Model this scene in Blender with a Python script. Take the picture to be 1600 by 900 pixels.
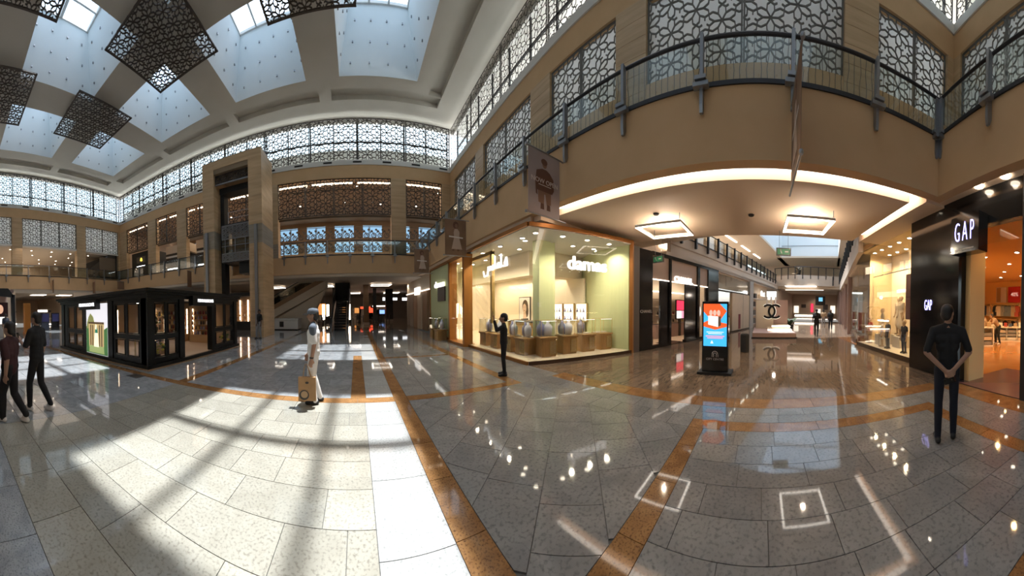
import bpy, math, random
from mathutils import Vector, Matrix
random.seed(7)
for _o in list(bpy.data.objects):
    bpy.data.objects.remove(_o, do_unlink=True)
SC = bpy.context.scene
COL = SC.collection
PI = math.pi

# ------------------------------------------------------------------ camera (a hand-held cylindrical panorama at eye height)
cam = bpy.data.cameras.new('camera')
cam.type = 'PANO'
cam.panorama_type = 'CENTRAL_CYLINDRICAL'
FPX = 402.0
cam.central_cylindrical_radius = 1.0
cam.central_cylindrical_range_u_min = -800.0 / FPX
cam.central_cylindrical_range_u_max = 800.0 / FPX
cam.central_cylindrical_range_v_min = -(900.0 - 487.0) / FPX
cam.central_cylindrical_range_v_max = 487.0 / FPX
cam.clip_start = 0.05
cam.clip_end = 500
camo = bpy.data.objects.new('camera', cam)
COL.objects.link(camo)
SC.camera = camo
_az = (800.0 - 557.0) / FPX
_up = Vector((0.013, 0.013, 1.0)).normalized()
_fw = Vector((math.sin(_az), math.cos(_az), 0))
_fw = (_fw - _up * _fw.dot(_up)).normalized()
_rt = _fw.cross(_up)
_m = Matrix((_rt, _up, -_fw)).transposed().to_4x4()
_m.translation = Vector((0, 0, 1.7))
camo.matrix_world = _m

# ------------------------------------------------------------------ sky, sun, exposure
SUN_OFF = Vector((-2.63, -3.7, -20.3))          # where a sun ray travels between skylight and floor
world = bpy.data.worlds.new('world')
SC.world = world
world.use_nodes = True
_nt = world.node_tree
_bg = _nt.nodes['Background']
_sky = _nt.nodes.new('ShaderNodeTexSky')
_sky.sky_type = 'NISHITA'
_sky.sun_disc = False
_sky.sun_elevation = math.radians(77)
_sky.sun_rotation = math.atan2(2.63, 3.7)
_sky.dust_density = 3.0
_hs = _nt.nodes.new('ShaderNodeHueSaturation')          # hazy Gulf sky: paler than the clear-air model
_hs.inputs['Saturation'].default_value = 0.62
_hs.inputs['Hue'].default_value = 0.465
_nt.links.new(_sky.outputs[0], _hs.inputs['Color'])
_nt.links.new(_hs.outputs[0], _bg.inputs[0])
_bg.inputs[1].default_value = 0.62
_s = bpy.data.lights.new('sun', 'SUN')
_s.energy = 11.0
_s.angle = math.radians(0.65)
_s.color = (1.0, 0.97, 0.92)
suno = bpy.data.objects.new('sun', _s)
COL.objects.link(suno)
suno.rotation_euler = SUN_OFF.to_track_quat('-Z', 'Y').to_euler()
suno.location = (10, 15, 40)
SC.view_settings.view_transform = 'Standard'
SC.view_settings.look = 'None'
SC.view_settings.gamma = 1.0
SC.view_settings.exposure = 0.0
SC.view_settings.use_curve_mapping = False
try:
    SC.cycles.use_denoising = True
    SC.cycles.max_bounces = 8
    SC.cycles.diffuse_bounces = 4
    SC.cycles.transparent_max_bounces = 16
    SC.cycles.use_adaptive_sampling = True
    SC.cycles.adaptive_threshold = 0.02
    SC.cycles.caustics_reflective = False
    SC.cycles.caustics_refractive = False
    SC.cycles.sample_clamp_indirect = 6
except Exception:
    pass

# ------------------------------------------------------------------ materials
MATS = {}
def _new(name):
    m = bpy.data.materials.new(name)
    m.use_nodes = True
    MATS[name] = m
    return m, m.node_tree, m.node_tree.nodes['Principled BSDF']
def plain(name, c, r=0.5, metal=0.0, spec=0.5, noise=0.0, scale=8.0, bump=0.0, c2=None, stretch=(1, 1, 1), detail=4.0):
    """principled material, with an optional noise between c and c2 and a fine bump"""
    m, nt, b = _new(name)
    b.inputs['Base Color'].default_value = (*c, 1)
    b.inputs['Roughness'].default_value = r
    b.inputs['Metallic'].default_value = metal
    b.inputs['Specular IOR Level'].default_value = spec
    if noise or bump or c2:
        tc = nt.nodes.new('ShaderNodeNewGeometry')
        mp = nt.nodes.new('ShaderNodeMapping')
        mp.inputs['Scale'].default_value = stretch
        nt.links.new(tc.outputs['Position'], mp.inputs[0])
        n = nt.nodes.new('ShaderNodeTexNoise')
        n.inputs['Scale'].default_value = scale
        n.inputs['Detail'].default_value = detail
        nt.links.new(mp.outputs[0], n.inputs['Vector'])
        mx = nt.nodes.new('ShaderNodeMix')
        mx.data_type = 'RGBA'
        ramp = nt.nodes.new('ShaderNodeMapRange')
        ramp.inputs[1].default_value = 0.32
        ramp.inputs[2].default_value = 0.68
        nt.links.new(n.outputs['Fac'], ramp.inputs[0])
        nt.links.new(ramp.outputs[0], mx.inputs[0])
        d = c2 or tuple(max(0, x * (1 - noise)) for x in c)
        mx.inputs[6].default_value = (*c, 1)
        mx.inputs[7].default_value = (*d, 1)
        nt.links.new(mx.outputs[2], b.inputs['Base Color'])
        if bump:
            bp = nt.nodes.new('ShaderNodeBump')
            bp.inputs['Strength'].default_value = bump
            bp.inputs['Distance'].default_value = 0.02
            nt.links.new(n.outputs['Fac'], bp.inputs['Height'])
            nt.links.new(bp.outputs[0], b.inputs['Normal'])
    return m
def marble(name, c1, c2, c3, rough=0.08, scale=3.0, stretch=(1, 1, 1), vary=0.10):
    """polished stone: two scales of veining, speckle, and a small tint per slab"""
    m, nt, b = _new(name)
    N, L = nt.nodes.new, nt.links.new
    geo = N('ShaderNodeNewGeometry')
    mp = N('ShaderNodeMapping'); mp.inputs['Scale'].default_value = stretch
    L(geo.outputs['Position'], mp.inputs[0])
    n1 = N('ShaderNodeTexNoise'); n1.inputs['Scale'].default_value = scale; n1.inputs['Detail'].default_value = 8; n1.inputs['Distortion'].default_value = 1.2
    n2 = N('ShaderNodeTexNoise'); n2.inputs['Scale'].default_value = scale * 14; n2.inputs['Detail'].default_value = 3
    L(mp.outputs[0], n1.inputs['Vector']); L(mp.outputs[0], n2.inputs['Vector'])
    r1 = N('ShaderNodeMapRange'); r1.inputs[1].default_value = 0.35; r1.inputs[2].default_value = 0.65; L(n1.outputs['Fac'], r1.inputs[0])
    r2 = N('ShaderNodeMapRange'); r2.inputs[1].default_value = 0.50; r2.inputs[2].default_value = 0.70; L(n2.outputs['Fac'], r2.inputs[0])
    m1 = N('ShaderNodeMix'); m1.data_type = 'RGBA'; m1.inputs[6].default_value = (*c1, 1); m1.inputs[7].default_value = (*c2, 1); L(r1.outputs[0], m1.inputs[0])
    m2 = N('ShaderNodeMix'); m2.data_type = 'RGBA'; m2.inputs[7].default_value = (*c3, 1); L(m1.outputs[2], m2.inputs[6]); L(r2.outputs[0], m2.inputs[0])
    oi = N('ShaderNodeObjectInfo')
    ad = N('ShaderNodeMath'); ad.operation = 'ADD'; L(oi.outputs['Random'], ad.inputs[0]); L(geo.outputs['Random Per Island'], ad.inputs[1])
    fr = N('ShaderNodeMath'); fr.operation = 'FRACT'; L(ad.outputs[0], fr.inputs[0])
    mr = N('ShaderNodeMapRange'); mr.inputs[3].default_value = 1 - vary; mr.inputs[4].default_value = 1 + vary; L(fr.outputs[0], mr.inputs[0])
    hsv = N('ShaderNodeHueSaturation'); L(m2.outputs[2], hsv.inputs['Color']); L(mr.outputs[0], hsv.inputs['Value'])
    L(hsv.outputs[0], b.inputs['Base Color'])
    b.inputs['Roughness'].default_value = rough
    return m
def emit(name, c, s):
    m, nt, b = _new(name)
    b.inputs['Base Color'].default_value = (*c, 1)
    b.inputs['Emission Color'].default_value = (*c, 1)
    b.inputs['Emission Strength'].default_value = s
    return m
def glass(name, tint=(0.96, 0.98, 0.97), refl=0.06, rough=0.0, body=0.0):
    """thin pane: lets light and sun through, mirrors a little by angle"""
    m = bpy.data.materials.new(name); m.use_nodes = True; MATS[name] = m
    nt = m.node_tree; nt.nodes.clear()
    N, L = nt.nodes.new, nt.links.new
    out = N('ShaderNodeOutputMaterial'); tr = N('ShaderNodeBsdfTransparent'); gl = N('ShaderNodeBsdfGlossy')
    tr.inputs[0].default_value = (*tint, 1); gl.inputs['Roughness'].default_value = rough
    lw = N('ShaderNodeLayerWeight'); lw.inputs[0].default_value = 0.12
    mr = N('ShaderNodeMapRange'); mr.inputs[3].default_value = refl; mr.inputs[4].default_value = 0.32; L(lw.outputs['Fresnel'], mr.inputs[0])
    mx = N('ShaderNodeMixShader'); L(mr.outputs[0], mx.inputs[0]); L(tr.outputs[0], mx.inputs[1]); L(gl.outputs[0], mx.inputs[2])
    last = mx
    if body:
        df = N('ShaderNodeBsdfDiffuse'); df.inputs[0].default_value = (*tint, 1)
        m2 = N('ShaderNodeMixShader'); m2.inputs[0].default_value = body; L(mx.outputs[0], m2.inputs[1]); L(df.outputs[0], m2.inputs[2]); last = m2
    L(last.outputs[0], out.inputs[0])
    return m

def frosted(name, c):
    m = bpy.data.materials.new(name); m.use_nodes = True; MATS[name] = m
    nt = m.node_tree; nt.nodes.clear()
    out = nt.nodes.new('ShaderNodeOutputMaterial'); a = nt.nodes.new('ShaderNodeBsdfDiffuse'); b = nt.nodes.new('ShaderNodeBsdfTranslucent'); x = nt.nodes.new('ShaderNodeMixShader')
    a.inputs[0].default_value = (*c, 1); b.inputs[0].default_value = (*c, 1); x.inputs[0].default_value = 0.55
    nt.links.new(a.outputs[0], x.inputs[1]); nt.links.new(b.outputs[0], x.inputs[2]); nt.links.new(x.outputs[0], out.inputs[0])
    return m

# ------------------------------------------------------------------ mesh builder
class MB:
    def __init__(s): s.v = []; s.f = []; s.mi = []
    def face(s, pts, m=0):
        i = len(s.v); s.v += [tuple(p) for p in pts]; s.f.append(tuple(range(i, i + len(pts)))); s.mi.append(m); return s
    def box(s, x0, y0, z0, x1, y1, z1, m=0):
        if x0 > x1: x0, x1 = x1, x0
        if y0 > y1: y0, y1 = y1, y0
        if z0 > z1: z0, z1 = z1, z0
        i = len(s.v)
        s.v += [(x0,y0,z0),(x1,y0,z0),(x1,y1,z0),(x0,y1,z0),(x0,y0,z1),(x1,y0,z1),(x1,y1,z1),(x0,y1,z1)]
        for q in ((0,3,2,1),(4,5,6,7),(0,1,5,4),(1,2,6,5),(2,3,7,6),(3,0,4,7)):
            s.f.append(tuple(i + k for k in q)); s.mi.append(m)
        return s
    def hexa(s, b4, t4, m=0):
        """eight-corner block from bottom and top quads"""
        i = len(s.v); s.v += [tuple(p) for p in b4] + [tuple(p) for p in t4]
        for q in ((0,3,2,1),(4,5,6,7),(0,1,5,4),(1,2,6,5),(2,3,7,6),(3,0,4,7)):
            s.f.append(tuple(i + k for k in q)); s.mi.append(m)
        return s
    def bar(s, p, q, w, h=None, up=(0, 0, 1), m=0):
        """rectangular bar from p to q, w across, h along up"""
        h = w if h is None else h
        p, q = Vector(p), Vector(q); d = q - p
        if d.length < 1e-6: return s
        d.normalize(); u = Vector(up)
        if abs(d.dot(u)) > 0.98: u = Vector((1, 0, 0))
        r = d.cross(u).normalized(); u = r.cross(d)
        a, b = r * w / 2, u * h / 2
        i = len(s.v)
        for c in (p, q):
            s.v += [tuple(c - a - b), tuple(c + a - b), tuple(c + a + b), tuple(c - a + b)]
        for f in ((0,1,2,3),(7,6,5,4),(0,4,5,1),(1,5,6,2),(2,6,7,3),(3,7,4,0)):
            s.f.append(tuple(i + k for k in f)); s.mi.append(m)
        return s
    def tube(s, path, r, n=8, m=0, cap=True):
        path = [Vector(p) for p in path]; k = len(path)
        rs = r if isinstance(r, (list, tuple)) else [r] * k
        i0 = len(s.v); ref = None
        for j, p in enumerate(path):
            d = (path[min(j + 1, k - 1)] - path[max(j - 1, 0)])
            d = d.normalized() if d.length > 1e-9 else Vector((0, 0, 1))
            if ref is None:
                ref = Vector((0, 0, 1)) if abs(d.z) < 0.9 else Vector((1, 0, 0))
            a = d.cross(ref).normalized(); b = a.cross(d); 
            for t in range(n):
                an = 2 * PI * t / n
                s.v.append(tuple(p + (a * math.cos(an) + b * math.sin(an)) * rs[j]))
        for j in range(k - 1):
            for t in range(n):
                t2 = (t + 1) % n; o = i0 + j * n
                s.f.append((o + t, o + t2, o + n + t2, o + n + t)); s.mi.append(m)
        if cap:
            s.f.append(tuple(i0 + t for t in reversed(range(n)))); s.mi.append(m)
            s.f.append(tuple(i0 + (k - 1) * n + t for t in range(n))); s.mi.append(m)
        return s
    def lathe(s, prof, c=(0, 0, 0), n=16, m=0, sx=1.0, sy=1.0):
        """profile of (radius, z) turned about z at c"""
        i0 = len(s.v); k = len(prof)
        for r, z in prof:
            for t in range(n):
                an = 2 * PI * t / n
                s.v.append((c[0] + r * math.cos(an) * sx, c[1] + r * math.sin(an) * sy, c[2] + z))
        for j in range(k - 1):
            for t in range(n):
                t2 = (t + 1) % n; o = i0 + j * n
                s.f.append((o + t, o + t2, o + n + t2, o + n + t)); s.mi.append(m)
        s.f.append(tuple(i0 + t for t in reversed(range(n)))); s.mi.append(m)
        s.f.append(tuple(i0 + (k - 1) * n + t for t in range(n))); s.mi.append(m)
        return s
    def prism(s, poly, z0, z1, m=0):
        """polygon (x, y) counter-clockwise, extruded from z0 to z1"""
        n = len(poly); i = len(s.v)
        s.v += [(x, y, z0) for x, y in poly] + [(x, y, z1) for x, y in poly]
        s.f.append(tuple(i + k for k in reversed(range(n)))); s.mi.append(m)
        s.f.append(tuple(i + n + k for k in range(n))); s.mi.append(m)
        for k in range(n):
            k2 = (k + 1) % n
            s.f.append((i + k, i + k2, i + n + k2, i + n + k)); s.mi.append(m)
        return s
    def xf(s, M, start=0):
        for i in range(start, len(s.v)):
            s.v[i] = tuple(M @ Vector(s.v[i]))
        return s
    def mesh(s, name, mats, smooth=False):
        me = bpy.data.meshes.new(name)
        me.from_pydata(s.v, [], s.f)
        mats = mats if isinstance(mats, (list, tuple)) else [mats]
        for mm in mats: me.materials.append(MATS[mm] if isinstance(mm, str) else mm)
        if len(mats) > 1: me.polygons.foreach_set('material_index', s.mi)
        if smooth: me.polygons.foreach_set('use_smooth', [True] * len(s.f))
        me.update()
        return me
    def build(s, name, mats, parent=None, smooth=False, loc=None, rz=0.0, bevel=0.0):
        o = bpy.data.objects.new(name, s.mesh(name, mats, smooth))
        COL.objects.link(o)
        if parent is not None: o.parent = parent
        if loc is not None: o.location = loc
        if rz: o.rotation_euler = (0, 0, rz)
        if bevel:
            bv = o.modifiers.new('bevel', 'BEVEL'); bv.width = bevel; bv.segments = 2; bv.limit_method = 'ANGLE'
        return o
def tag(o, label=None, cat=None, group=None, kind=None):
    if label: o['label'] = label
    if cat: o['category'] = cat
    if group: o['group'] = group
    if kind: o['kind'] = kind
    return o
def struct(o): o['kind'] = 'structure'; return o
def thing(name, label, cat, loc=(0, 0, 0), rz=0.0, group=None):
    o = bpy.data.objects.new(name, None); COL.objects.link(o)
    o.location = loc; o.rotation_euler = (0, 0, rz); o.empty_display_size = 0.1
    return tag(o, label, cat, group)
def place(name, me, parent=None, loc=(0, 0, 0), rot=(0, 0, 0)):
    o = bpy.data.objects.new(name, me); COL.objects.link(o)
    o.location = loc; o.rotation_euler = rot
    if parent is not None: o.parent = parent
    return o
def copy_tree(o, parent=None):
    c = o.copy(); COL.objects.link(c)
    if parent is not None: c.parent = parent
    for ch in [k for k in bpy.data.objects if k.parent == o]:
        copy_tree(ch, c)
    return c
def lamp(kind, loc, energy, color=(1, 0.8, 0.6), size=1.0, size_y=None, rot=(0, 0, 0), spread=None, spot=None):
    l = bpy.data.lights.new('lamp_light', kind); l.energy = energy; l.color = color
    if kind == 'AREA':
        l.size = size
        if size_y: l.shape = 'RECTANGLE'; l.size_y = size_y
        if spread: l.spread = spread
    elif kind == 'SPOT':
        l.spot_size = spot or 1.2; l.spot_blend = 0.6; l.shadow_soft_size = size
    else: l.shadow_soft_size = size
    o = bpy.data.objects.new('lamp_light', l); COL.objects.link(o); o.location = loc; o.rotation_euler = rot
    return o
WORKBENCH = bpy.data.scenes.new('workbench')      # modifiers and lettering are evaluated apart from the big scene
def evaluated_mesh(o):
    WORKBENCH.collection.objects.link(o)
    vl = WORKBENCH.view_layers[0]; vl.update()
    return bpy.data.meshes.new_from_object(o.evaluated_get(vl.depsgraph))
def text_mesh(txt, size=1.0, depth=0.02, align='CENTER', sx=1.0, bold=0.0, spacing=1.0):
    c = bpy.data.curves.new('lettering', 'FONT'); c.body = txt; c.size = size; c.extrude = depth; c.align_x = align; c.align_y = 'CENTER'
    c.offset = bold; c.resolution_u = 3; c.space_character = spacing
    o = bpy.data.objects.new('lettering', c)
    me = evaluated_mesh(o)
    bpy.data.objects.remove(o, do_unlink=True)
    if sx != 1.0:
        for v in me.vertices: v.co.x *= sx
    return me
def lettering(name, txt, mat, loc, rot, parent=None, **kw):
    me = text_mesh(txt, **kw); me.materials.clear(); me.materials.append(MATS[mat])
    return place(name, me, parent, loc, rot)
def face_rot(dx, dy):
    """rotation that stands text up, facing the horizontal direction (dx, dy)"""
    return (PI / 2, 0, math.atan2(dy, dx) + PI / 2)
def spot_lamp(loc, energy, color=(1, 0.84, 0.64), cone=2.5, r=0.06):
    """a recessed ceiling spot shining straight down"""
    return lamp('SPOT', tuple(loc), energy, color, r, spot=cone)
# ------------------------------------------------------------------ palette
plain('plaster_beige', (0.66, 0.43, 0.23), 0.75, c2=(0.62, 0.40, 0.21), scale=1.5)
plain('plaster_cream', (0.72, 0.62, 0.50), 0.8)
plain('ceiling_paint', (0.58, 0.565, 0.515), 0.85, c2=(0.54, 0.525, 0.475), scale=0.6)
plain('well_white', (0.80, 0.86, 0.88), 0.8)
plain('white_trim', (0.74, 0.73, 0.70), 0.6)
plain('stone', (0.62, 0.43, 0.245), 0.45, c2=(0.49, 0.325, 0.175), scale=1.2, stretch=(0.5, 0.5, 5), detail=7)
plain('stone_grey', (0.36, 0.31, 0.24), 0.45, c2=(0.28, 0.24, 0.18), scale=1.2, stretch=(0.5, 0.5, 5), detail=7)
plain('stone_joint', (0.25, 0.18, 0.11), 0.8)
plain('lattice_metal', (0.055, 0.043, 0.035), 0.45)
plain('lattice_pale', (0.15, 0.14, 0.125), 0.5)
frosted('frosted_panel', (0.85, 0.86, 0.86))
plain('bronze_panel', (0.16, 0.115, 0.075), 0.55)
plain('dark_metal', (0.05, 0.05, 0.055), 0.4, 0.6)
plain('steel', (0.33, 0.34, 0.36), 0.35, 0.8)
plain('black_gloss', (0.010, 0.010, 0.011), 0.12)
plain('black_matt', (0.015, 0.015, 0.016), 0.6)
plain('vent_dark', (0.03, 0.025, 0.02), 0.7)
plain('roof_grey', (0.80, 0.80, 0.78), 0.9)
plain('parapet', (0.33, 0.32, 0.30), 0.9); plain('roof_white', (0.85, 0.84, 0.82), 0.9)
glass('pane', (0.97, 0.99, 0.98), 0.03)
glass('rail_glass', (0.90, 0.94, 0.93), 0.08)
glass('shop_glass', (0.98, 0.99, 0.98), 0.035)
glass('tinted_glass', (0.42, 0.50, 0.56), 0.04)
glass('sky_glass', (0.93, 0.96, 1.0), 0.03)
emit('lamp_warm', (1.0, 0.80, 0.58), 6.0)
emit('lamp_white', (1.0, 0.90, 0.78), 9.0)
emit('lamp_cool', (0.93, 0.96, 1.0), 9.0)
marble('tile_beige', (0.36, 0.345, 0.29), (0.31, 0.295, 0.245), (0.22, 0.205, 0.17), 0.05, 3.0)
marble('tile_white', (0.42, 0.425, 0.41), (0.36, 0.365, 0.355), (0.24, 0.245, 0.24), 0.05, 3.0)
marble('tile_grey', (0.275, 0.275, 0.265), (0.215, 0.215, 0.21), (0.155, 0.155, 0.155), 0.045, 2.2)
marble('tile_blue', (0.35, 0.365, 0.37), (0.25, 0.265, 0.275), (0.15, 0.16, 0.175), 0.05, 5.0)
marble('tile_orange', (0.36, 0.19, 0.075), (0.26, 0.13, 0.05), (0.13, 0.065, 0.03), 0.05, 4.0)
marble('tile_rose', (0.20, 0.14, 0.095), (0.12, 0.08, 0.055), (0.30, 0.235, 0.18), 0.05, 5.0, (0.5, 2.5, 1))
plain('grout', (0.10, 0.095, 0.085), 0.7)

# key planes of the hall (metres; the photographer stands at the origin, +Y towards the lift tower)
YW, XR, XL, YF = 19.6, 7.55, -25.45, -6.78        # upper walls
XB, YB, YGB = 4.63, 19.3, -3.75                   # balcony edges: right, back, front
ZB, ZT = 4.35, 5.72                               # fascia bottom and gallery floor
ZS0, ZS1, ZP0, ZP1, ZC = 8.85, 11.6, 12.55, 12.92, 16.1
ZCEIL = 16.4

# ------------------------------------------------------------------ floor: slabs with recessed joints
floor = struct(MB().box(-32, -12, -0.30, 34, 48, -0.012).build('floor', 'grout'))
O = [(-4.05, 4.85, -3.8, 16), (-0.13, 4.85, 0.16, 9.2), (0.68, -6.0, 0.93, 19.0), (3.2, 4.85, 3.45, 18.0), (3.52, -2.95, 3.8, 1.0),
     (4.35, -3.75, 4.8, 4.6), (-12.6, 4.6, 0.68, 4.85), (0.93, 4.6, 3.45, 4.85), (0.93, 0.78, 3.52, 1.0), (-8.0, -2.95, 0.68, -2.7), (0.93, -2.95, 3.52, -2.7),
     (-8.0, -4.28, 0.68, -3.75), (0.93, -4.28, 4.35, -3.75), (0.93, 8.6, 3.2, 8.8), (-12.6, 4.85, -12.35, 12.0)]
FIELDS = [('tile_beige', -3.95, 0.62, 0.13, 4.6, 0.62, 'x'), ('tile_white', 0.13, -2.7, 0.68, 4.6, 0.60, 'y'),
          ('tile_blue', -26, -2.7, 0.13, 0.62, 0.6, 'x'), ('tile_blue', -26, 0.62, -3.95, 4.6, 0.6, 'x'),
          ('tile_grey', 0.93, 1.0, 3.52, 4.6, 0.55, 'd'), ('tile_grey', 3.52, 1.0, 4.35, 4.6, 0.55, 'y'), ('tile_grey', 0.93, -2.7, 3.52, 0.78, 0.52, 'y'),
          ('tile_grey', 3.8, -2.95, 4.35, 1.0, 0.5, 'y'), ('tile_grey', 0.93, -3.75, 4.35, -2.95, 0.55, 'x'), ('tile_grey', -26, -3.75, 0.68, -2.95, 0.6, 'x'),
          ('tile_blue', -26, 4.85, -12.6, 19.6, 0.6, 'x'), ('tile_blue', -12.35, 4.85, -4.05, 19.6, 0.6, 'x'), ('tile_blue', -26, 4.6, -12.6, 4.85, 0.6, 'x'), ('tile_blue', -3.8, 4.85, -0.13, 19.6, 0.6, 'x'),
          ('tile_blue', -0.13, 9.2, 0.16, 19.6, 0.6, 'y'), ('tile_white', 0.16, 4.85, 0.68, 19.6, 0.6, 'y'), ('tile_grey', 0.93, 4.85, 3.2, 8.6, 0.6, 'y'),
          ('tile_grey', 0.93, 8.8, 3.2, 19.6, 0.6, 'y'), ('tile_grey', 3.45, 4.6, 4.62, 19.6, 0.6, 'y'),
          ('tile_rose', 4.8, -4.6, 13.5, 4.6, 0.6, 'x'), ('tile_rose', 4.62, 4.6, 8.5, 5.9, 0.6, 'x'), ('tile_rose', 4.35, -4.6, 4.8, -3.75, 0.6, 'x'),
          ('tile_rose', 13.5, -11, 32, 4.4, 0.8, 'x'), ('tile_blue', -31, -3, -26, 19.6, 1.0, 'x'), ('tile_rose', -26, 19.6, 12, 46, 1.0, 'x')]
for x0, y0, x1, y1 in O:
    FIELDS.append(('tile_orange', x0, y0, x1, y1, 0.7, 'long'))
TILES = []                                              # (material, polygon)
rt = random.Random(11)
def split_rows(a0, a1, size):
    n = max(1, round((a1 - a0) / size)); return [a0 + (a1 - a0) * k / n for k in range(n + 1)]
def clip_poly(poly, x0, y0, x1, y1):
    for ax, lim, sg in ((0, x0, 1), (0, x1, -1), (1, y0, 1), (1, y1, -1)):
        out = []
        for i in range(len(poly)):
            p, q = poly[i - 1], poly[i]
            a, b = (p[ax] - lim) * sg, (q[ax] - lim) * sg
            if (a >= 0) != (b >= 0):
                t = a / (a - b); out.append((p[0] + (q[0] - p[0]) * t, p[1] + (q[1] - p[1]) * t))
            if b >= 0: out.append(q)
        poly = out
        if len(poly) < 3: return None
    ar = abs(sum(poly[i - 1][0] * poly[i][1] - poly[i][0] * poly[i - 1][1] for i in range(len(poly)))) / 2
    return poly if ar > 0.003 else None
G = 0.003
for mt, x0, y0, x1, y1, sz, how in FIELDS:
    if how == 'long': how = 'x' if (x1 - x0) > (y1 - y0) else 'y'; rows_all = [(0, 1)]; one = True
    else: one = False
    if how == 'd':                                     # a diagonal bond
        cx, cy = (x0 + x1) / 2, (y0 + y1) / 2; ca, sa = math.cos(0.72), math.sin(0.72)
        v = -3.5
        while v < 3.5:
            hgt = rt.choice((0.42, 0.55, 0.55)); u = -3.6 - rt.random() * 0.5
            while u < 3.6:
                ln = rt.choice((0.45, 0.6, 0.8))
                q = [(u + G, v + G), (u + ln - G, v + G), (u + ln - G, v + hgt - G), (u + G, v + hgt - G)]
                q = clip_poly([(cx + a * ca - b * sa, cy + a * sa + b * ca) for a, b in q], x0 + G, y0 + G, x1 - G, y1 - G)
                if q: TILES.append((mt, q))
                u += ln
            v += hgt
        continue
    if how == 'x': a0, a1, b0, b1 = x0, x1, y0, y1
    else: a0, a1, b0, b1 = y0, y1, x0, x1
    rows = [b0, b1] if one else split_rows(b0, b1, sz * (0.72 if sz < 0.7 else 1))
    for k in range(len(rows) - 1):
        u = a0 - (0 if one else rt.random() * 0.5 * sz)
        while u < a1 - 1e-6:
            ln = sz * (1 if one else rt.choice((0.8, 1.0, 1.35)))
            s0, s1 = max(u, a0), min(u + ln, a1)
            if a1 - s1 < 0.12: s1 = a1; u = a1
            if s1 - s0 > 0.01:
                r0, r1, c0, c1 = s0 + G, s1 - G, rows[k] + G, rows[k + 1] - G
                q = [(r0, c0), (r1, c0), (r1, c1), (r0, c1)] if how == 'x' else [(c0, r0), (c1, r0), (c1, r1), (c0, r1)]
                TILES.append((mt, q))
            u += ln
def tile_rank(t):
    cx = sum(p[0] for p in t[1]) / len(t[1]); cy = sum(p[1] for p in t[1]) / len(t[1])
    r = math.hypot(cx, cy); az = math.atan2(cx, cy)
    if r < 1.62: return 99 + r
    if not (-1.40 < az < 2.62): return 200 + r
    return r
TILES.sort(key=tile_rank)
TM = ['tile_beige', 'tile_white', 'tile_grey', 'tile_blue', 'tile_orange', 'tile_rose']
rest = MB()
for k, (mt, q) in enumerate(TILES):
    if mt not in TM: continue
    if k < 300:
        MB().prism(q, -0.02, 0.0).build('floor_tile', mt, floor)
    else:
        rest.prism(q, -0.015, 0.0, TM.index(mt))
o = rest.build('floor_tiles', TM, floor); o['kind'] = 'stuff'

# ------------------------------------------------------------------ ceiling with skylight wells
WXC = [1.6, -5.55, -12.7, -19.85]
WYC = [13.95, 6.85, -0.25]
WH = 2.5                                               # half opening of a well at the ceiling
GX, GY = 1.8, 1.95                                     # half glazing
ZG = 20.3
cb = MB()
xs = [XL - 0.8] + sorted([c + s for c in WXC for s in (-WH, WH)]) + [XR + 2.6]
ys = [YF - 2.6] + sorted([c + s for c in WYC for s in (-WH, WH)]) + [YW + 0.8]
# recessed channel around the edge: between these lines the ceiling is lifted
CH = 0.35
def in_well(x, y): return any(abs(x - c) < WH for c in WXC) and any(abs(y - c) < WH for c in WYC)
chan = []
for c in WXC:
    chan.append((c - 3.15, 17.35, c + 3.15 + (1.3 if c == WXC[0] else 0), 18.3))
    chan.append((c - 3.15, -5.75, c + 3.15, -4.8))
for c in WYC[:2]:
    chan.append((-24.4, c - 3.15, -23.5, c + 3.15))
    chan.append((5.1, c - 3.15, 6.05, c + 3.15 + (0.2 if c == WYC[0] else 0)))
xs2 = sorted(set(xs + [v for q in chan for v in (q[0], q[2])]))
ys2 = sorted(set(ys + [v for q in chan for v in (q[1], q[3])]))
for i in range(len(xs2) - 1):
    for j in range(len(ys2) - 1):
        x0, x1, y0, y1 = xs2[i], xs2[i + 1], ys2[j], ys2[j + 1]
        mx, my = (x0 + x1) / 2, (y0 + y1) / 2
        if in_well(mx, my): continue
        up = any(q[0] < mx < q[2] and q[1] < my < q[3] for q in chan)
        z = ZCEIL + (CH if up else 0)
        cb.face([(x0, y0, z), (x0, y1, z), (x1, y1, z), (x1, y0, z)])
for x0, y0, x1, y1 in chan:
    z0, z1 = ZCEIL, ZCEIL + CH
    cb.face([(x0, y0, z0), (x0, y0, z1), (x1, y0, z1), (x1, y0, z0)]); cb.face([(x1, y1, z0), (x1, y1, z1), (x0, y1, z1), (x0, y1, z0)])
    cb.face([(x0, y1, z0), (x0, y1, z1), (x0, y0, z1), (x0, y0, z0)]); cb.face([(x1, y0, z0), (x1, y0, z1), (x1, y1, z1), (x1, y1, z0)])
ceiling = struct(cb.build('ceiling', 'ceiling_paint'))
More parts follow.
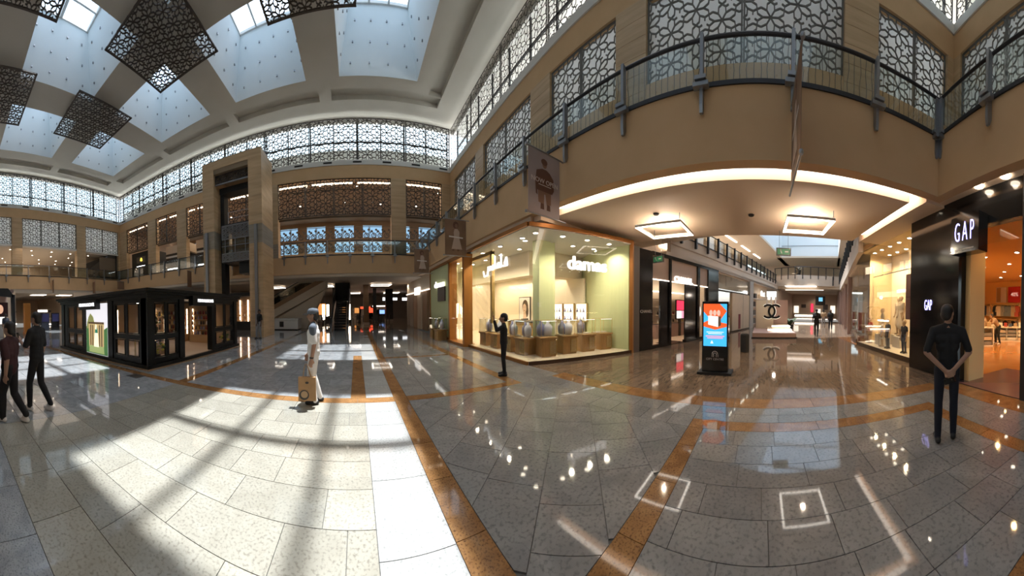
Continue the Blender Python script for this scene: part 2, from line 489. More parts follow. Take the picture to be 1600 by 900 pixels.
# roof slab above so that daylight enters by the skylights only
rb = MB()
xr = [XL - 0.8] + sorted([c + s for c in WXC for s in (-GX, GX)]) + [XR + 2.6]
yr = [YF - 2.6] + sorted([c + s for c in WYC for s in (-GY, GY)]) + [YW + 0.8]
for i in range(len(xr) - 1):
    for j in range(len(yr) - 1):
        mx, my = (xr[i] + xr[i + 1]) / 2, (yr[j] + yr[j + 1]) / 2
        if any(abs(mx - c) < GX for c in WXC) and any(abs(my - c) < GY for c in WYC): continue
        rb.face([(xr[i], yr[j], ZG + 0.1), (xr[i + 1], yr[j], ZG + 0.1), (xr[i + 1], yr[j + 1], ZG + 0.1), (xr[i], yr[j + 1], ZG + 0.1)])
for (x0, y0, x1, y1) in ((xr[0], yr[0], xr[-1], yr[0]), (xr[-1], yr[0], xr[-1], yr[-1]), (xr[-1], yr[-1], xr[0], yr[-1]), (xr[0], yr[-1], xr[0], yr[0])):
    rb.face([(x0, y0, ZCEIL + 0.02), (x1, y1, ZCEIL + 0.02), (x1, y1, ZG + 0.1), (x0, y0, ZG + 0.1)])
struct(rb.build('ceiling_roof', 'roof_grey', ceiling))
wb = MB()
for a, b, c, d in (((-WH, -WH), (WH, -WH), (GX, -GY), (-GX, -GY)), ((WH, -WH), (WH, WH), (GX, GY), (GX, -GY)), ((WH, WH), (-WH, WH), (-GX, GY), (GX, GY)), ((-WH, WH), (-WH, -WH), (-GX, -GY), (-GX, GY))):
    wb.face([(*a, ZCEIL), (*b, ZCEIL), (*c, ZG), (*d, ZG)])
    # small round fixings on the well linings
WELL = wb.mesh('light_well', 'well_white')
fx = MB()
for k in range(4):
    for i in range(4):
        for j in range(3):
            u = (i + 0.5) / 4 * 2 - 1; t = (j + 0.6) / 3.4
            hx, hy = WH + (GX - WH) * t, WH + (GY - WH) * t
            z = ZCEIL + (ZG - ZCEIL) * t
            p = {0: (u * hx, -hy + 0.02), 1: (hx - 0.02, u * hy), 2: (-u * hx, hy - 0.02), 3: (-hx + 0.02, -u * hy)}[k]
            fx.box(p[0] - 0.04, p[1] - 0.04, z - 0.05, p[0] + 0.04, p[1] + 0.04, z + 0.05)
FIX = fx.mesh('well_fixings', 'steel')
gb = MB()
for k in range(4):
    x = -GX + 2 * GX * k / 3; gb.box(x - 0.055, -GY, ZG - 0.08, x + 0.055, GY, ZG + 0.1)
for y in (-GY, 0, GY): gb.box(-GX, y - 0.09, ZG - 0.08, GX, y + 0.09, ZG + 0.1)
MULL = gb.mesh('glazing_bars', 'white_trim')
pb = MB().box(-GX / 3 + 0.05, -GY / 2 + 0.07, 0, GX / 3 - 0.05, GY / 2 - 0.07, 0.02)
SKYP = pb.mesh('skylight_pane', 'sky_glass')
n = 0
for cx in WXC:
    for cy in WYC:
        n += 1
        w = struct(place('window_%d' % n, WELL, None, (cx, cy, 0)))
        place('glazing_bars', MULL, w); place('well_fixings', FIX, w)
        for i in range(3):
            for j in range(2):
                place('pane', SKYP, w, (-GX + GX * 2 * (i + 0.5) / 3, -GY + GY * (j + 0.5) * 1.0, ZG))
WINDOW_N = n

# ------------------------------------------------------------------ pierced star lattice
def lattice(w, h, a, bar, dep, frame=0.07, off=(0, 0)):
    """star lattice clipped to a w x h rectangle; lies in x (0..w), z (0..h), thickness along y"""
    segs = []
    def P(c, r, deg): t = math.radians(deg); return (c[0] + r * a * math.cos(t), c[1] + r * a * math.sin(t))
    ni = int(w / (a * 0.866)) + 3; nj = int(h / a) + 3
    for i in range(-1, ni):
        for j in range(-1, nj):
            c = (off[0] + i * a * 0.866, off[1] + j * a + (a / 2 if i % 2 else 0))
            for k in range(6):
                d = 60 * k
                A = P(c, 0.25, d)
                segs.append((c, A))
                B1, B2 = P(c, 0.43, d + 15), P(c, 0.43, d - 15)
                segs.append((A, B1)); segs.append((A, B2))
                T = P(c, 0.5, d + 30); segs.append((B1, T))
                T2 = P(c, 0.5, d - 30); segs.append((B2, T2))
                H = P(c, 0.577, d)
                segs.append((B1, (H[0] * 0.55 + B1[0] * 0.45, H[1] * 0.55 + B1[1] * 0.45))) if k % 2 else None
    mb = MB()
    for p, q in segs:
        # Liang-Barsky clip
        t0, t1 = 0.0, 1.0; dx, dy = q[0] - p[0], q[1] - p[1]; ok = True
        for pp, qq in ((-dx, p[0]), (dx, w - p[0]), (-dy, p[1]), (dy, h - p[1])):
            if abs(pp) < 1e-9:
                if qq < 0: ok = False
            else:
                r = qq / pp
                if pp < 0: t0 = max(t0, r)
                else: t1 = min(t1, r)
        if not ok or t1 - t0 < 0.02: continue
        x0, z0, x1, z1 = p[0] + dx * t0, p[1] + dy * t0, p[0] + dx * t1, p[1] + dy * t1
        L = math.hypot(x1 - x0, z1 - z0)
        nx, nz = -(z1 - z0) / L * bar / 2, (x1 - x0) / L * bar / 2
        i = len(mb.v)
        for yy in (-dep / 2, dep / 2):
            mb.v += [(x0 + nx, yy, z0 + nz), (x0 - nx, yy, z0 - nz), (x1 - nx, yy, z1 - nz), (x1 + nx, yy, z1 + nz)]
        for f in ((0, 1, 2, 3), (7, 6, 5, 4), (0, 3, 7, 4), (1, 5, 6, 2)):
            mb.f.append(tuple(i + k for k in f)); mb.mi.append(0)
    if frame:
        e = frame
        mb.box(0, -dep * 0.7, 0, e, dep * 0.7, h); mb.box(w - e, -dep * 0.7, 0, w, dep * 0.7, h)
        mb.box(0, -dep * 0.7, 0, w, dep * 0.7, e); mb.box(0, -dep * 0.7, h - e, w, dep * 0.7, h)
    return mb
_lat = {}
def lattice_mesh(w, h, a, bar, dep, mat, frame=0.07):
    key = (round(w, 2), round(h, 2), a, bar, mat)
    if key not in _lat: _lat[key] = lattice(w, h, a, bar, dep, frame).mesh('lattice', mat)
    return _lat[key]

# ------------------------------------------------------------------ upper walls
def wall_frame(side):
    """origin, along, inward for a wall side: along runs left to right as seen from inside"""
    return {'back': (Vector((XL, YW, 0)), Vector((1, 0, 0)), Vector((0, -1, 0)), XR - XL),
            'right': (Vector((XR, YW, 0)), Vector((0, -1, 0)), Vector((-1, 0, 0)), YW - YF),
            'front': (Vector((XR, YF, 0)), Vector((-1, 0, 0)), Vector((0, 1, 0)), XR - XL),
            'left': (Vector((XL, YF, 0)), Vector((0, 1, 0)), Vector((1, 0, 0)), YW - YF)}[side]
def local(side):
    """matrix: x along the wall, y outward (behind the wall), z up"""
    o, a, i, L = wall_frame(side)
    M = Matrix((a, -i, Vector((0, 0, 1)))).transposed().to_4x4(); M.translation = o
    return M, L
def rot_of(side): return {'back': 0.0, 'right': -PI / 2, 'front': PI, 'left': PI / 2}[side]
# bays (along coordinate) taken from the photograph: screens between stone piers
BAYS = {'back': [(1.3, 5.05), (6.25, 9.2), (10.35, 13.4), (14.6, 18.6), (19.4, 28.2), (29.35, 32.3)],
        'right': [(0.9, 4.6), (5.7, 10.25), (11.55, 14.8), (15.95, 22.0), (23.15, 26.05)],
        'front': [(0.4, 4.6), (5.8, 10.4), (11.6, 16.2), (17.4, 22.0), (23.2, 27.8), (29, 32.5)],
        'left': [(1.0, 5.6), (6.8, 11.4), (12.0, 12.9), (14.0, 20.3), (21.45, 26.1)]}
BAYS['left'] = [(1.0, 6.6), (7.8, 12.9), (14.0, 20.3), (21.45, 26.1)]
SCREEN_TXT = {'back': 'brown lattice gallery screen on the lift tower wall', 'right': 'grey-backed lattice screen above the banner side balcony',
              'front': 'grey-backed lattice screen above the clothing shop', 'left': 'pale-backed lattice screen on the far left wall'}
CLER_TXT = {'back': 'dark clerestory lattice panel atop the lift tower wall', 'right': 'dark clerestory lattice panel atop the banner side wall',
            'front': 'dark clerestory lattice panel above the clothing shop', 'left': 'bright clerestory lattice panel atop the far left wall'}
ORD = ['first', 'second', 'third', 'fourth', 'fifth', 'sixth', 'seventh', 'eighth', 'ninth']
for side in ('back', 'right', 'front', 'left'):
    M, L = local(side)
    mb = MB()
    # solid wall: band, piers and sill, in local coordinates (y = 0 is the inner face)
    mb.box(-0.3, 0, ZS1, L + 0.3, 0.35, ZP0, 0)
    prev = 0.0
    for b0, b1 in BAYS[side] + [(L, L)]:
        if b0 > prev: mb.box(prev, 0, ZT - 0.2, b0, 0.55, ZS1, 1)
        prev = b1
    wall = struct(mb.xf(M).build('wall_' + side, ['plaster_beige', 'stone']))
    # stone courses on the piers, each slab a little proud of the core
    if side != 'front':
        prev = 0.0
        for b0, b1 in BAYS[side] + [(L, L)]:
            if b0 - prev > 0.3:
                zz = ZT
                sm = MB().box(0.005, -0.03, 0.005, b0 - prev - 0.005, 0.0, 0.58).mesh('stone_slab', 'stone')
                sg = sm.copy(); sg.materials.clear(); sg.materials.append(MATS['stone_grey'])
                for c in range(10):
                    place('stone_slab', sg if c in (0, 1) and side == 'back' else sm, wall, tuple(M @ Vector((prev, 0, ZT + c * 0.588))), (0, 0, rot_of(side)))
            prev = b1
    # white ledge with air vents
    lb = MB().box(-0.3, -0.06, ZP0, L + 0.3, 0.5, ZP1)
    struct(lb.xf(M).build('trim_ledge', 'white_trim', wall))
    k = 0.9
    vm = MB().box(-0.33, -0.075, 0, 0.33, -0.05, 0.13).mesh('air_vent', 'vent_dark')
    if side in ('back', 'left'):
        while k < L - 0.5:
            place('air_vent', vm, wall, tuple(M @ Vector((k, 0, ZP0 + 0.13))), (0, 0, rot_of(side))); k += 2.25
    # clerestory: lattice panels, each its own screen
    npan = 9 if side in ('back', 'front') else 7
    pw = L / npan
    fine = side in ('back', 'left', 'right')
    me = lattice_mesh(pw - 0.04, ZC - ZP1, 0.86, 0.046 if side in ('back', 'left') else 0.032, 0.05 if side in ('back', 'left') else 0.012, 'lattice_metal', 0.06)
    for i in range(npan if side != 'front' else 3):
        o = place('clerestory_screen', me, None, tuple(M @ Vector((i * pw + 0.02, 0.08, ZP1))), (0, 0, rot_of(side)))
        tag(o, CLER_TXT[side] + ', ' + ORD[i] + ' from its left end', 'lattice screen', 'clerestory screens of the ' + side + ' wall')
    if side == 'front': MB().box(3 * pw, 0.05, ZP1, L, 0.3, ZC).xf(M).build('wall_panel', 'plaster_beige', wall)
    # glazing and bars behind the lattice
    g = MB()
    nb = npan * 2
    for i in range(nb + 1):
        x = L * i / nb; g.box(x - 0.04, 0.62, ZP1, x + 0.04, 0.72, ZC + 0.3)
    for z in ((ZP1 + 1.2,) if side == 'left' else (ZP1 + 1.75,)): g.box(0, 0.62, z - 0.04, L, 0.72, z + 0.04)
    WINDOW_N += 1
    wn = struct(g.xf(M).build('window_%d' % WINDOW_N, 'dark_metal'))
    for i in range(nb):
        gm = MB().box(L * i / nb + 0.05, 0.66, ZP1, L * (i + 1) / nb - 0.05, 0.68, ZC + 0.3).xf(M)
        gm.build('pane', 'pane', wn)
    # outside: eave, parapet, and unseen roof whitened and set back to feed daylight in
    ob = MB()
    eave = {'right': 2.4, 'front': 2.4, 'back': 0.74, 'left': 0.74}[side]
    ob.box(-0.6, 0.55, ZC, L + 0.6, eave, ZC + 0.25, 0)
    if side == 'back': ob.box(-1, 1.4, ZP0, L + 1, 1.6, ZP1 + 1.6, 2)
    if side == 'right': ob.box(-1, 4.0, ZP0, L + 1, 4.2, ZP1 + 0.2, 1)
    ob.box(-3, 0.3 if side == 'back' else 2.6, ZP0 - 0.3, L + 3, 9, ZP0 - 0.05, 2)
    struct(ob.xf(M).build('trim_eave_' + side, ['roof_grey', 'parapet', 'roof_white']))
    # gallery-level screens
    for bi, (b0, b1) in enumerate(BAYS[side]):
        w = b1 - b0
        npn = 1 if w < 2.5 else (2 if w < 5 else 3)
        if side == 'back' and w > 6: npn = 4
        if side == 'right' and w > 6: npn = 2
        t = thing('lattice_screen', SCREEN_TXT[side] + ', ' + ORD[bi] + ' from its left end', 'lattice screen', tuple(M @ Vector((b0, 0, ZS0))), rot_of(side), 'gallery screens of the ' + side + ' wall')
        for k in range(npn):
            pw2 = w / npn
            m2 = lattice_mesh(pw2 - 0.02, ZS1 - ZS0, 0.92, 0.05 if side in ('back', 'left') else 0.036, 0.035, 'lattice_metal' if side == 'back' else 'lattice_pale', 0.05)
            place('lattice_panel', m2, t, (k * pw2 + 0.01, 0.10, 0))
        if side == 'back':
            MB().box(0, 0.3, -0.12, w, 0.4, 0.02).build('sill', 'bronze_panel', t)
            MB().box(0, 0.3, 2.0, w, 0.36, 2.06).build('rail', 'bronze_panel', t)
        else:
            MB().box(0, 0.24, 0, w, 0.28, ZS1 - ZS0).build('backing_panel', 'frosted_panel', t)
            MB().box(0, 0.02, -0.14, w, 0.4, 0).build('sill', 'white_trim' if side == 'left' else 'plaster_beige', t)

# ------------------------------------------------------------------ gallery slabs, fascias and soffits
fb = MB()
fb.box(XB, YGB, ZB, XB + 0.25, YB, ZT, 0)                       # right fascia
fb.box(XB + 0.25, YGB - 3.2, ZT - 0.3, XR + 0.4, YW, ZT, 1)            # right gallery floor
struct(fb.build('wall_balcony_right', ['plaster_beige', 'white_trim']))
fb = MB().box(XL, YGB - 0.25, ZB, XB, YGB, ZT, 0).box(XB, YGB - 0.25, ZB, XB + 0.25, YGB, ZT, 0)
fb.box(XL, YF - 0.3, ZT - 0.3, XB, YGB - 0.25, ZT, 1)
struct(fb.build('wall_balcony_front', ['plaster_beige', 'white_trim']))
fb = MB().box(XL, YB, ZB, XB + 0.2, YB + 0.25, ZT, 0).box(XL - 6, YB + 0.25, ZT - 0.3, 20, 31, ZT, 1).box(XL, YB + 0.1, ZB - 0.2, XB + 0.2, YB + 1.2, ZB, 2)
struct(fb.build('wall_balcony_back', ['plaster_beige', 'white_trim', 'plaster_cream']))
fb = MB().box(XL - 0.05, YGB, ZB - 0.1, XL + 0.15, YB, ZT, 0).box(XL - 12, YF, ZT - 0.3, XL, YB + 0.3, ZT, 1).box(XL - 1.0, YGB, ZB - 0.35, XL + 0.05, YB, ZB - 0.1, 2)
struct(fb.build('wall_balcony_left', ['plaster_beige', 'white_trim', 'plaster_cream']))
# ------------------------------------------------------------------ rooms behind the galleries
plain('gallery_pink', (0.58, 0.44, 0.33), 0.8)
plain('gallery_dark', (0.32, 0.21, 0.13), 0.7)
plain('shop_dark', (0.04, 0.035, 0.03), 0.5)
emit('downlight', (1.0, 0.86, 0.68), 22.0)
emit('cove_glow', (1.0, 0.74, 0.48), 2.2)
emit('sky_window', (0.78, 0.87, 1.0), 1.0)
# back gallery room: brown ceiling with downlights, far windows
gb = MB()
gb.box(XL - 1, 20.0, 12.12, 20, 31.3, 12.2, 0)
gb.box(XL - 1, 31, ZT, 20, 31.3, 8.3, 1); gb.box(XL - 1, 31, 11.7, 20, 31.3, 12.12, 0)
gb.box(XL - 1.3, 20.2, ZT, XL - 1, 31, 12.12, 1); gb.box(19.8, 20.2, ZT, 20, 31, 12.12, 1)
gb.box(XL, 25.0, ZT, 20, 25.3, 7.15, 0)
struct(gb.build('wall_gallery_back', ['gallery_dark', 'gallery_pink']))
def downlight_mesh(r=0.075):
    mb = MB().lathe([(r * 1.5, 0.0), (r * 1.5, -0.02), (r * 1.1, -0.025)], n=12, m=0)
    mb.lathe([(r, -0.02), (r, -0.03), (0.01, -0.032)], n=12, m=1)
    return mb.mesh('downlight', ['white_trim', 'downlight'])
DL = downlight_mesh(); DLS = downlight_mesh(0.055)
rg = random.Random(5)
def downlight(x, y, z, label, group, me=None):
    return tag(place('downlight', me or DL, None, (x, y, z)), label, 'downlight', group)
for i in range(22):
    downlight(-16 + i * 1.15 + rg.random() * 0.5, 21.0 + rg.random() * 5.0, 12.12, 'small warm downlight in the dark gallery ceiling behind the brown screens', 'downlights of the back gallery')
for i in range(9):     # glowing cove at the head of the screens
    x0 = -25 + i * 3.6
    o = MB().box(x0, 20.30, 11.52, x0 + 3.2, 20.40, 11.60).build('cove_light', 'lamp_warm')
    tag(o, 'thin warm cove light strip behind the head of the brown screens, ' + ORD[i] + ' from the left', 'light strip', 'cove lights of the back gallery')
lamp('AREA', (-1, 23, 12.0), 420, (1, 0.78, 0.55), 14, 4)
lamp('AREA', (-17, 23, 12.0), 320, (1, 0.78, 0.55), 10, 4)
# bright windows far behind the back gallery
WINDOW_N += 1
wn = struct(MB().box(XL, 31.05, 8.3, 20, 31.1, 11.7).build('window_%d' % WINDOW_N, 'tinted_glass'))
mb = MB()
for i in range(13): mb.box(-24 + i * 3.4, 30.8, 8.3, -22.9 + i * 3.4, 31.2, 11.7)
mb.box(XL, 30.9, 9.7, 20, 31.1, 10.15)
mb.build('window_frame', 'gallery_dark', wn)
# ring-pattern railing further back
def ring(mb, c, r, w, n=14):
    pts = [(c[0] + r * math.cos(2 * PI * k / n), 0, c[1] + r * math.sin(2 * PI * k / n)) for k in range(n + 1)]
    for k in range(n): mb.bar(pts[k], pts[k + 1], w, w)
rr = MB()
for lev in (0.0, 1.25):
    for c in range(4):
        x = 0.1 + c * 0.62
        ring(rr, (x + 0.30, lev + 0.38), 0.24, 0.075); ring(rr, (x + 0.32, lev + 0.36), 0.13, 0.05, 10)
        ring(rr, (x + 0.08, lev + 0.80), 0.07, 0.10, 8); ring(rr, (x + 0.52, lev + 0.95), 0.06, 0.10, 8)
        pts = [(x + 0.3 + 0.45 * t - 0.35, 0, lev + 0.62 + 0.22 * math.sin(t * 5)) for t in [k / 8 for k in range(9)]]
        for k in range(8): rr.bar(pts[k], pts[k + 1], 0.06, 0.06)
for z in (0.0, 1.22, 2.5): rr.bar((0, 0, z), (2.5, 0, z), 0.05, 0.05)
for x in (0.0, 2.5): rr.bar((x, 0, 0), (x, 0, 2.55), 0.06, 0.06)
RINGS = rr.mesh('ring_screen', 'lattice_metal')
for i in range(11):
    o = place('ring_screen', RINGS, None, (-6.6 + i * 2.6 - 5, 25.15, 7.15))
    tag(o, 'wrought ring and curl screen deep in the back gallery, ' + (ORD + ['tenth', 'eleventh'])[i] + ' from the left', 'screen', 'ring screens of the back gallery')
# left gallery: pinkish room with a spotted ceiling
gb = MB()
gb.box(XL - 11, YF, ZS0 - 0.15, XL - 0.6, YW, ZS0 + 0.1, 0)
gb.box(XL - 11.3, YF, ZT, XL - 11, YW, ZS0, 1)
gb.box(XL - 11, YW, ZT, XL, YW + 0.3, ZS0, 1)
struct(gb.build('wall_gallery_left', ['plaster_cream', 'gallery_pink']))
for i in range(7):
    for j in range(4):
        downlight(XL - 1.6 - j * 2.2, 1.5 + i * 2.4 + (j % 2) * 0.8, ZS0 - 0.15, 'small white downlight in the pinkish left gallery ceiling', 'downlights of the left gallery')
lamp('AREA', (XL - 4, 9, ZS0 - 0.4), 260, (1, 0.80, 0.62), 16, 5)
# dark upstairs shop at the corner of the left gallery
t = thing('gallery_shop', 'dark upstairs shop with slanted front in the left gallery corner', 'shop', (XL - 0.4, 18.6, ZT))
MB().hexa([(-3.5, -3.8, 0), (0.2, -2.6, 0), (0.2, 0.6, 0), (-3.5, 0.6, 0)], [(-3.5, -3.8, 1.6), (0.2, -0.6, 3.0), (0.2, 0.6, 3.0), (-3.5, 0.6, 3.0)]).build('body', 'shop_dark', t)
MB().box(0.22, -2.0, 0.3, 0.26, 0.3, 2.6).build('shop_front', 'bronze_panel', t)
t = thing('gallery_shop', 'black upstairs shop front with small gold sign left of the lift tower', 'shop', (-24.0, 20.3, ZT))
MB().box(0, 0, 0, 3.4, 3, 3.0).build('body', 'shop_dark', t)
MB().box(0.9, -0.04, 1.75, 2.4, 0.0, 2.45).build('sign_board', 'bronze_panel', t)
MB().lathe([(0.05, 0), (0.16, 0.06), (0.12, 0.3), (0.02, 0.42)], (1.75, -0.06, 1.9), 10).build('gold_mark', emit('gold_light', (1.0, 0.75, 0.1), 1.5), t)
MB().box(0.9, -0.02, 1.3, 2.3, 0.0, 1.38).build('lamp_strip', 'lamp_cool', t)
for k, (xa, xb2) in enumerate(((-19.0, -16.4), (-14.9, -11.6))):
    t = thing('gallery_shop', 'dark upstairs shop entrance behind the back gallery rail, ' + ('nearer the corner' if k == 0 else 'nearer the lift tower'), 'shop', (xa, 21.0, ZT))
    MB().box(0, 0, 0, xb2 - xa, 2.5, 2.2).build('body', 'shop_dark', t)
    MB().box(0, -0.03, 1.75, xb2 - xa, 0, 1.95).build('sign_board', 'white_trim', t)
    MB().box(0.2, -0.02, 0.5, xb2 - xa - 0.4, 0, 0.6).build('lamp_strip', 'lamp_cool', t)
    MB().box(-0.2, 0.2, 2.2, xb2 - xa + 0.4, 2.5, 3.1).build('bulkhead', 'plaster_cream', t)
# solid wall behind the right and front gallery walkways
struct(MB().box(XR, YF, ZT, XR + 0.1, YW, ZS0 - 0.02).build('wall_gallery_right', 'plaster_beige'))
struct(MB().box(XL, YF - 0.1, ZT, XR, YF, ZS0 - 0.02).build('wall_gallery_front', 'plaster_beige'))

# ------------------------------------------------------------------ balustrades
POST = MB()
POST.box(-0.03, -0.02, -0.42, 0.03, 0.10, 0.92)
POST.hexa([(-0.03, 0.0, -0.55), (0.03, 0.0, -0.55), (0.03, 0.05, -0.55), (-0.03, 0.05, -0.55)], [(-0.03, -0.02, -0.42), (0.03, -0.02, -0.42), (0.03, 0.10, -0.42), (-0.03, 0.10, -0.42)])
POST.box(-0.14, -0.09, -0.12, 0.14, 0.02, -0.04); POST.box(-0.10, -0.12, -0.02, 0.10, -0.02, 0.05)
POSTM = POST.mesh('bracket_post', 'steel')
def balustrade(label, side_pts, spacing, height, z, rods=True, group=None, glassmat='rail_glass'):
    """side_pts: start and end of the slab edge, the hall on the right-hand side walking from start to end"""
    p, q = Vector((*side_pts[0], z)), Vector((*side_pts[1], z))
    d = (q - p); L = d.length; d.normalize()
    rz = math.atan2(d.y, d.x)
    t = thing('balustrade', label, 'railing', tuple(p), rz, group)
    MB().tube([(0, 0, height), (L, 0, height)], 0.035, 8).build('handrail', 'dark_metal', t)
    MB().box(0, -0.03, -0.03, L, 0.04, 0.05).build('base_rail', 'dark_metal', t)
    n = max(1, round(L / spacing)); w = L / n
    gm = MB().box(0.05, -0.008, 0.06, w - 0.05, 0.008, height - 0.06).mesh('glass_pane', glassmat)
    for k in range(n + 1):
        po = place('post', POSTM, t, (k * w, -0.10, 0), (0, 0, 0)); po.scale = (1, 1, height / 0.9)
        if k < n: place('glass_pane', gm, t, (k * w, 0, 0))
    if rods:
        rb_ = MB(); rr_ = random.Random(3)
        x = 0.1
        while x < L:
            a = rr_.uniform(-0.025, 0.025)
            rb_.tube([(x, 0.05, 0.04), (x + a, 0.05, height * 0.33), (x - a, 0.05, height * 0.66), (x, 0.05, height)], 0.006, 4, cap=False); x += 0.125
        MB.build(rb_, 'baluster_rods', 'lattice_metal', t)['kind'] = 'stuff'
    return t
balustrade('glass railing with steel bracket posts along the big right balcony', ((XB, 18.9), (XB, -3.75)), 1.65, 0.86, ZT)
balustrade('glass railing with bracket posts above the clothing shop corner', ((XB, YGB), (-3.0, YGB)), 1.65, 0.86, ZT)
balustrade('glass railing along the gallery right of the lift tower', ((-5.5, YB), (XB, YB)), 1.75, 1.05, ZT, False)
balustrade('glass railing along the gallery left of the lift tower', ((XL, YB), (-10.0, YB)), 1.9, 1.05, ZT, False)
balustrade('pale glass railing along the far left gallery', ((XL + 0.15, -1.5), (XL + 0.15, YB)), 2.2, 1.1, ZT - 0.1, False)

# ------------------------------------------------------------------ lift tower of stone slabs
tower = thing('lift_tower', 'tall free-standing stone portal of the glass lift', 'tower', (-7.78, 14.85, 0))
HW, TD, TZ = 2.17, 2.1, 11.75
OW0, OW1 = -1.27, 1.27                                   # opening
cb_ = MB()
cb_.box(-HW + 0.03, 0.03, 0, OW0 - 0.03, TD - 0.03, TZ - 0.03); cb_.box(OW1 + 0.03, 0.03, 0, HW - 0.03, TD - 0.03, TZ - 0.03); cb_.box(OW0 - 0.03, 0.03, 10.85, OW1 + 0.03, TD - 0.03, TZ - 0.03)
cb_.build('core', 'stone_joint', tower)
NC = 20; ch = TZ / NC
def slab(w, axis, g):
    """a stone slab w wide and one course high, lying along x or y"""
    key = ('slab', round(w, 3), axis, g)
    if key not in _lat:
        m = MB()
        if axis == 'x': m.box(0.004, 0, 0.004, w - 0.004, 0.03, ch - 0.004)
        else: m.box(0, 0.004, 0.004, 0.03, w - 0.004, ch - 0.004)
        _lat[key] = m.mesh('stone_slab', 'stone_grey' if g else 'stone')
    return _lat[key]
for c in range(NC):
    z = c * ch; g = 5.3 < z < 7.0
    lw = HW + OW0
    place('stone_slab', slab(lw, 'x', g), tower, (-HW, 0, z)); place('stone_slab', slab(lw, 'x', g), tower, (OW1, 0, z))
    cut = TD * (0.42 if c % 2 else 0.58)
    for xx in (-HW, HW - 0.03):
        place('stone_slab', slab(cut, 'y', g), tower, (xx, 0, z)); place('stone_slab', slab(TD - cut, 'y', g), tower, (xx, cut, z))
    if z < 10.8:
        place('stone_slab', slab(TD, 'y', g), tower, (OW0 - 0.03, 0, z)); place('stone_slab', slab(TD, 'y', g), tower, (OW1, 0, z))
    if z > 10.8:
        for k in range(2): place('stone_slab', slab((OW1 - OW0) / 2, 'x', False), tower, (OW0 + k * (OW1 - OW0) / 2, 0, z))
MB().box(-HW, 0, TZ - 0.03, HW, TD, TZ).build('cap', 'stone', tower)
lt = lattice(OW1 - OW0, 0.6, 0.4, 0.035, 0.05, 0.04); lt.build('transom_screen', 'lattice_metal', tower, loc=(OW0, 0.25, 10.22))
MB().box(OW0, 0.2, 10.16, OW1, 0.3, 10.22).build('transom_rail', 'steel', tower)
for x in (OW0 + 0.15, OW1 - 0.15):
    MB().box(x - 0.15, 0.9, 0, x + 0.15, 1.5, 10.2).build('guide_rail', 'black_matt', tower)
MB().box(OW0, 0.8, 9.8, OW1, 1.6, 10.2).build('shaft_beam', 'black_matt', tower)
MB().box(OW0 + 0.1, TD + 0.3, 4.3, OW1, TD + 0.35, 5.7).build('landing_apron', 'plaster_beige', tower)
for x in (-1.83, 1.77):
    MB().box(x - 0.09, -0.16, 0, x + 0.09, -0.02, 7.0).build('pilaster', 'steel', tower)
# cab
cab = thing('glass_lift', 'glass lift cab with lattice bands hanging in the stone portal', 'lift', (-7.65, 15.2, 4.9))
mb = MB(); W2 = 1.02
cl = lattice(2 * W2, 0.95, 0.32, 0.028, 0.03, 0.04); cl.build('upper_screen', 'steel', cab, loc=(-W2, 0, 1.55))
cl = lattice(2 * W2, 0.58, 0.30, 0.03, 0.03, 0.04); cl.build('lower_screen', 'steel', cab, loc=(-W2, 0, 0.05))
MB().box(-W2, 0.05, 0.05, W2, 0.07, 2.5).build('front_glass', 'rail_glass', cab)
MB().box(-W2, 0, 0, W2, 1.6, 0.06).build('cab_floor', 'dark_metal', cab)
MB().box(-W2, 0, 2.48, W2, 1.6, 2.58).build('cab_roof', 'dark_metal', cab)
MB().box(W2 - 0.03, 0.05, 0.05, W2, 1.6, 2.5).build('side_glass', 'rail_glass', cab)
MB().box(-W2, 1.5, 0.05, W2, 1.6, 2.5).build('back_wall', 'gallery_dark', cab)
for x in (-0.75, 0.0, 0.75): MB().tube([(x, -0.04, 0.6), (x, -0.04, 1.55)], 0.018, 6).build('bar', 'steel', cab)
MB().tube([(-W2, -0.04, 1.1), (W2, -0.04, 1.1)], 0.018, 6).build('handrail', 'steel', cab)
for x in (-0.6, 0.95): MB().tube([(x, 0.2, 2.58), (x, 0.2, 3.45)], 0.025, 6).build('roof_post', 'steel', cab)
for z in (3.0, 3.4): MB().tube([(-0.6, 0.2, z), (0.95, 0.2, z)], 0.02, 6).build('roof_rail', 'steel', cab)
MB().box(0.1, 0.3, -0.75, 1.0, 1.4, 0.0).build('undercarriage', 'black_matt', cab)

# ------------------------------------------------------------------ hanging lattice squares under the ceiling
hm = lattice(4.3, 4.3, 0.74, 0.045, 0.05, 0.09)
HANG = hm.xf(Matrix(((1, 0, 0, 0), (0, 0, 1, 0), (0, 1, 0, 0), (0, 0, 0, 1)))).mesh('lattice', 'lattice_metal')
for cx, cy, lab in ((-9.13, 10.05, 'large square lattice panel hung under the ceiling between the skylights, largest in view'), (-16.28, 10.05, 'square lattice panel hung under the ceiling farther left, seen whole'),
                    (-1.98, 10.05, 'square lattice panel cut by the top edge of the view, beside the rightmost skylight'), (-9.13, 2.95, 'square lattice panel at the top left corner of the view'),
                    (-16.28, 2.95, 'square lattice panel cut by the left edge of the view')):
    t = thing('hanging_lattice', lab, 'ceiling panel', (cx, cy, 15.8), 0, 'hanging lattice squares')
    place('lattice', HANG, t, (-2.15, -2.15, 0))
    for sx in (-0.8, 0.8):
        for sy in (-0.8, 0.8): MB().tube([(sx, sy, 0), (sx, sy, 0.63)], 0.012, 5).build('hanger', 'steel', t)
